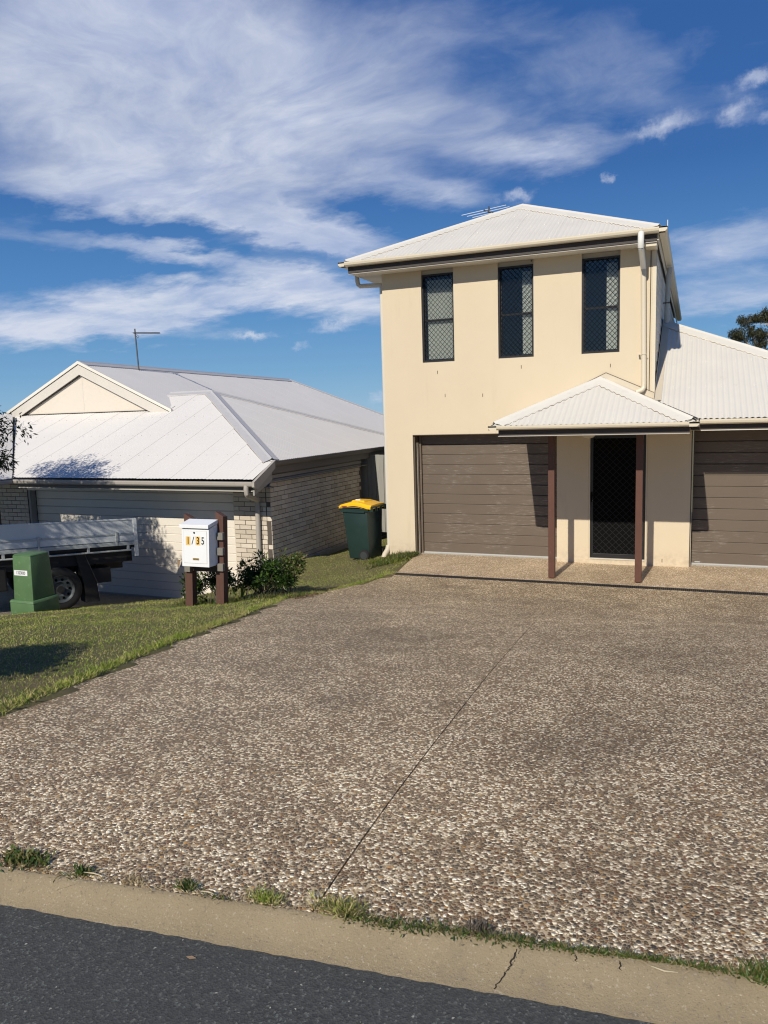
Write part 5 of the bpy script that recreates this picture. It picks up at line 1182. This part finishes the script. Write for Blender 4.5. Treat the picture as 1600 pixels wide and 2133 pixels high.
def shrub(label, base, centre, rad, nleaf, L, Wd, m, seed, stems=9, nspray=26, sr=.11, cat='shrub', name='shrub'):
    s_ = thing(name, label, cat, base); r = np.random.default_rng(seed); c = np.array(centre); ra = np.array(rad); cs = []
    for i in range(nspray):
        v = r.normal(size=3); v[2] = abs(v[2]) * 1.0 - .25; v /= np.linalg.norm(v); cs.append(c + v * ra * r.uniform(.35, 1))
    b = MB()
    for q in cs[:stems + 6]:
        p0 = Vector(base) + Vector((r.normal(0, .04), r.normal(0, .04), 0)); m1 = p0.lerp(Vector(q), .55) + Vector((r.normal(0, .03), r.normal(0, .03), .05)); limb(b, [p0, m1, Vector(q)], .007, .0025)
    b.obj('stems', 'bark', s_)
    P, v = cloud_pts(cs, [(sr,) * 3] * len(cs), nleaf, seed + 1); P[:, 2] = np.maximum(P[:, 2], gz(P[:, 0], P[:, 1]) + .01); D = v * .8 + r.normal(0, .4, v.shape) + np.array([0, 0, .12])
    link('leaves', leaves_mesh('leaves', P, D, L, Wd, m, seed + 2), s_); return s_
shrub('bushy green shrub beside the letterbox in front of the brick corner', (-.30, -3.95, .12), (-.24, -3.95, .36), (.50, .38, .33), 4000, .062, .022, 'leaf_shrub', 51, nspray=70, stems=30, sr=.075)
shrub('lighter thin sprig rising at the right side of the bushy shrub', (-.02, -3.85, .14), (.12, -3.85, .52), (.24, .16, .30), 520, .060, .026, 'leaf_weed', 55, nspray=16, sr=.06)
shrub('tangled low plant growing between the two letterbox posts', (-.70, -4.45, .14), (-.66, -4.40, .36), (.20, .12, .24), 1400, .045, .022, 'leaf_shrub', 57, nspray=18, sr=.08)
shrub('straggly creeper at the left of the letterbox posts', (-1.02, -4.50, .10), (-1.06, -4.44, .30), (.17, .12, .24), 900, .050, .028, 'leaf_shrub', 61, nspray=26, sr=.06)
# stiff upright blade plant and a dry folded leaf
bp_ = thing('blade_plant', 'yellow-green stiff upright blade leaves beside the right letterbox post', 'plant', (-.38, -4.35, .16))
def blade(mb, p, d, L, w_, bend):
    p = Vector(p); d = Vector(d).normalized(); s_ = d.cross(Vector((.1, -1, 0))).normalized(); vs = []
    for i in range(7):
        u = i / 6; q = p + d * L * u + Vector(bend) * u * u * L; ww = w_ * (math.sin(min(1, u * 1.25 + .18) * PI) * .9 + .12 if u < .98 else .03); vs += [tuple(q - s_ * ww), tuple(q + Vector((0, .006, 0))), tuple(q + s_ * ww)]
    fs = []
    for i in range(6): o = i * 3; fs += [(o, o + 1, o + 4, o + 3), (o + 1, o + 2, o + 5, o + 4)]
    mb.add(vs, fs)
for (dx, d, L, w_, bd) in ((0, (.10, 0, 1), .42, .022, (.05, 0, 0)), (.02, (-.05, 0, 1), .30, .018, (-.1, 0, 0)), (-.02, (.3, .1, 1), .26, .014, (.2, 0, -.1)), (.03, (.42, 0, 1), .40, .010, (.1, 0, 0)), (-.03, (-.4, -.1, 1), .24, .014, (-.2, 0, -.2))):
    mb = MB(); blade(mb, (-.38 + dx, -4.35, .15), d, L, w_, bd); mb.obj('leaf', 'leaf_blade' if w_ > .012 else 'bark', bp_)
dl = thing('dead_frond', 'brown folded dead leaf on a bent stalk left of the letterbox', 'leaf', (-1.12, -4.55, .25))
MB().tube([(-.98, -4.5, .62), (-1.08, -4.52, .68), (-1.16, -4.54, .72), (-1.19, -4.55, .71)], .008, 6).obj('stalk', 'cardboard', dl)
mb = MB(); blade(mb, (-1.19, -4.55, .72), (-.18, 0, -1), .16, .022, (.0, 0, 0)); mb.obj('blade', 'cardboard', dl)
# mulch strip at the foot of the shrubs and low fringe grass round the posts
n = 1500; xx = R.uniform(-1.25, .45, n); yy = R.normal(-4.5, .12, n) + .45 * (xx + .9) * .55; P = np.column_stack([xx, yy, gz(xx, yy)]); link('fringe_grass', blades('fringe_grass', P, .03, .11, .007, 'leaf_weed', .6, 71), kind='stuff', label='long grass round the feet of the letterbox posts')
n = 700; xx = R.uniform(-.6, .5, n); yy = -3.9 + R.normal(0, .22, n) - .25 * xx; P = np.column_stack([xx, yy, gz(xx, yy) + .004]); D = np.stack([R.normal(size=n), R.normal(size=n), R.uniform(0, .25, n)], 1)
link('leaf_litter', leaves_mesh('leaf_litter', P, D, .045, .016, 'leaf_litter', 73), kind='stuff', label='dry leaf litter under the shrub')
# yellow-green clump by the wall
n = 420; xx = R.normal(.10, .20, n); yy = R.normal(-.62, .13, n); P = np.column_stack([xx, yy, gz(xx, yy)]); tag(link('weed_clump', blades('weed_clump', P, .04, .11, .014, 'leaf_blade', .8, 75)), 'yellow-green weed clump on the grass below the cream wall corner', 'weed')
# timber edging along the brick wall foot
te = MB(); te.prism([Lf(.10, 1.4, -.24), Lf(.16, 1.4, -.24), Lf(.16, 3.7, -.30), Lf(.10, 3.7, -.30)], (0, 0, .10)); tag(te.obj('garden_edging', 'paling_grey'), 'weathered timber edging board along the foot of the brick side wall', 'edging')

# weeds in the gap between kerb and driveway
def kerbP(u, d): p = KA + KD * u + KN * d; return p
n = 3300; u = np.concatenate([R.uniform(1.28, 2.75, 3200), R.uniform(-1.5, 1.2, 900)]); keep = np.sin(u * 9.0) + .7 * np.sin(u * 23 + 1) > np.where(u > 1.2, -1.3, .95); u = u[keep]; dd = .012 + R.normal(0, .010, len(u)) * (1 + .6 * np.sin(u * 5)) + .004 * np.sin(u * 12)
P = np.array([[*kerbP(a, b), .985] for a, b in zip(u, dd)]); link('kerb_weeds', blades('kerb_weeds', P, .009, .030, .0048, 'leaf_weed', 1.1, 81), kind='stuff', label='low green weeds filling the gap behind the kerb')
u = R.uniform(-1.5, 2.9, 1500); P = np.array([[*kerbP(a, .02 + R.normal(0, .012)), .987] for a in u]); link('dry_thatch', blades('dry_thatch', P, .015, .035, .0025, 'straw', 2.0, 83), kind='stuff', label='dry straw-coloured thatch along the back of the kerb')
def tuft(label, x, y, n, h, spread, m, seed, w_=.005, lean=.8):
    P = np.column_stack([R.normal(x, spread, n), R.normal(y, spread * .5, n), np.full(n, .985)]); return tag(link('weed_tuft', blades('weed_tuft', P, h * .45, h, w_, m, lean, seed)), label, 'weed', group='weed tufts behind the kerb')
tuft('lush green clover tuft behind the kerb at the far left', 2.86, -10.80, 380, .036, .048, 'leaf_weed', 91, .011)
tuft('small dark green sprig behind the kerb, second from the left', 3.13, -10.79, 90, .035, .018, 'leaf_weed', 93, .008)
tuft('scrappy dry tuft behind the kerb between the green sprig and the long joint', 3.34, -10.765, 90, .03, .022, 'straw', 95, .004)
tuft('small green and brown tuft behind the kerb left of the two dry clumps', 3.535, -10.735, 130, .036, .022, 'leaf_weed', 97, .006)
tuft('dry brown-green grass clump just left of the driveway joint', 3.83, -10.70, 260, .042, .028, 'grass_blades', 99, .0035, .9)
tuft('wide spiky grass clump with straw stalks right of the driveway joint', 4.08, -10.66, 420, .05, .042, 'grass_blades', 101, .004, 1.0)
tuft('dark leafy rosette in the weed strip above the cracked kerb', 4.53, -10.61, 120, .045, .02, 'bark', 103, .006, .6)
tuft('green grass tuft behind the kerb at the right edge', 5.33, -10.53, 260, .06, .032, 'leaf_weed', 105, .005, .7)
def stalk(label, a, b, z=.999, bow=0.0):
    a, b = Vector((*a, z)), Vector((*b, z - .004)); m_ = a.lerp(b, .5) + Vector((0, -bow, .004)); tag(MB().tube([a, m_, b], [.0012, .0028, .001], 5).obj('dry_stalk', 'straw_s'), label, 'straw', group='dry straws on the kerb')
simple('straw_s', (.50, .42, .27), .8)
stalk('pale dry straw lying beside the small dark green sprig', (3.14, -10.80), (3.22, -10.79)); stalk('short dry straw left of the dry brown-green clump', (3.60, -10.75), (3.66, -10.745), bow=.0)
stalk('curved pale straw on the kerb below the weed strip at right', (5.03, -10.60), (5.10, -10.595), z=.994, bow=.012); stalk('dark twig lying on the kerb at the far left', (3.08, -10.82), (3.12, -10.79), z=.99)
# crumbs on kerb and road
mb = MB(); 
for i in range(150):
    u = R.uniform(-1, 4); d = R.uniform(-.09, -.01) if i < 70 else R.uniform(-1.1, -.2); p = kerbP(u, d); z = kz(d / kf(u)) if d > -.185 * kf(u) else .9245; s__ = R.uniform(.001, .0028); a = R.uniform(0, 3)
    mb.add([(p[0] + s__ * math.cos(a + q * 2.1) * 1.6, p[1] + s__ * math.sin(a + q * 2.1), z) for q in range(3)] + [(p[0], p[1], z + s__ * 1.2)], [(0, 1, 3), (1, 2, 3), (2, 0, 3)])
mb.obj('grit', 'straw_s', kind='stuff', label='pale grit and leaf crumbs on kerb and road')
tag(MB().prism([(3.685, -10.951, .9255), (3.70, -10.943, .9262), (3.718, -10.946, .9255), (3.70, -10.955, .9255)], (0, 0, .0015)).obj('dead_leaf', 'cardboard'), 'small brown dead leaf lying on the dark asphalt', 'leaf')
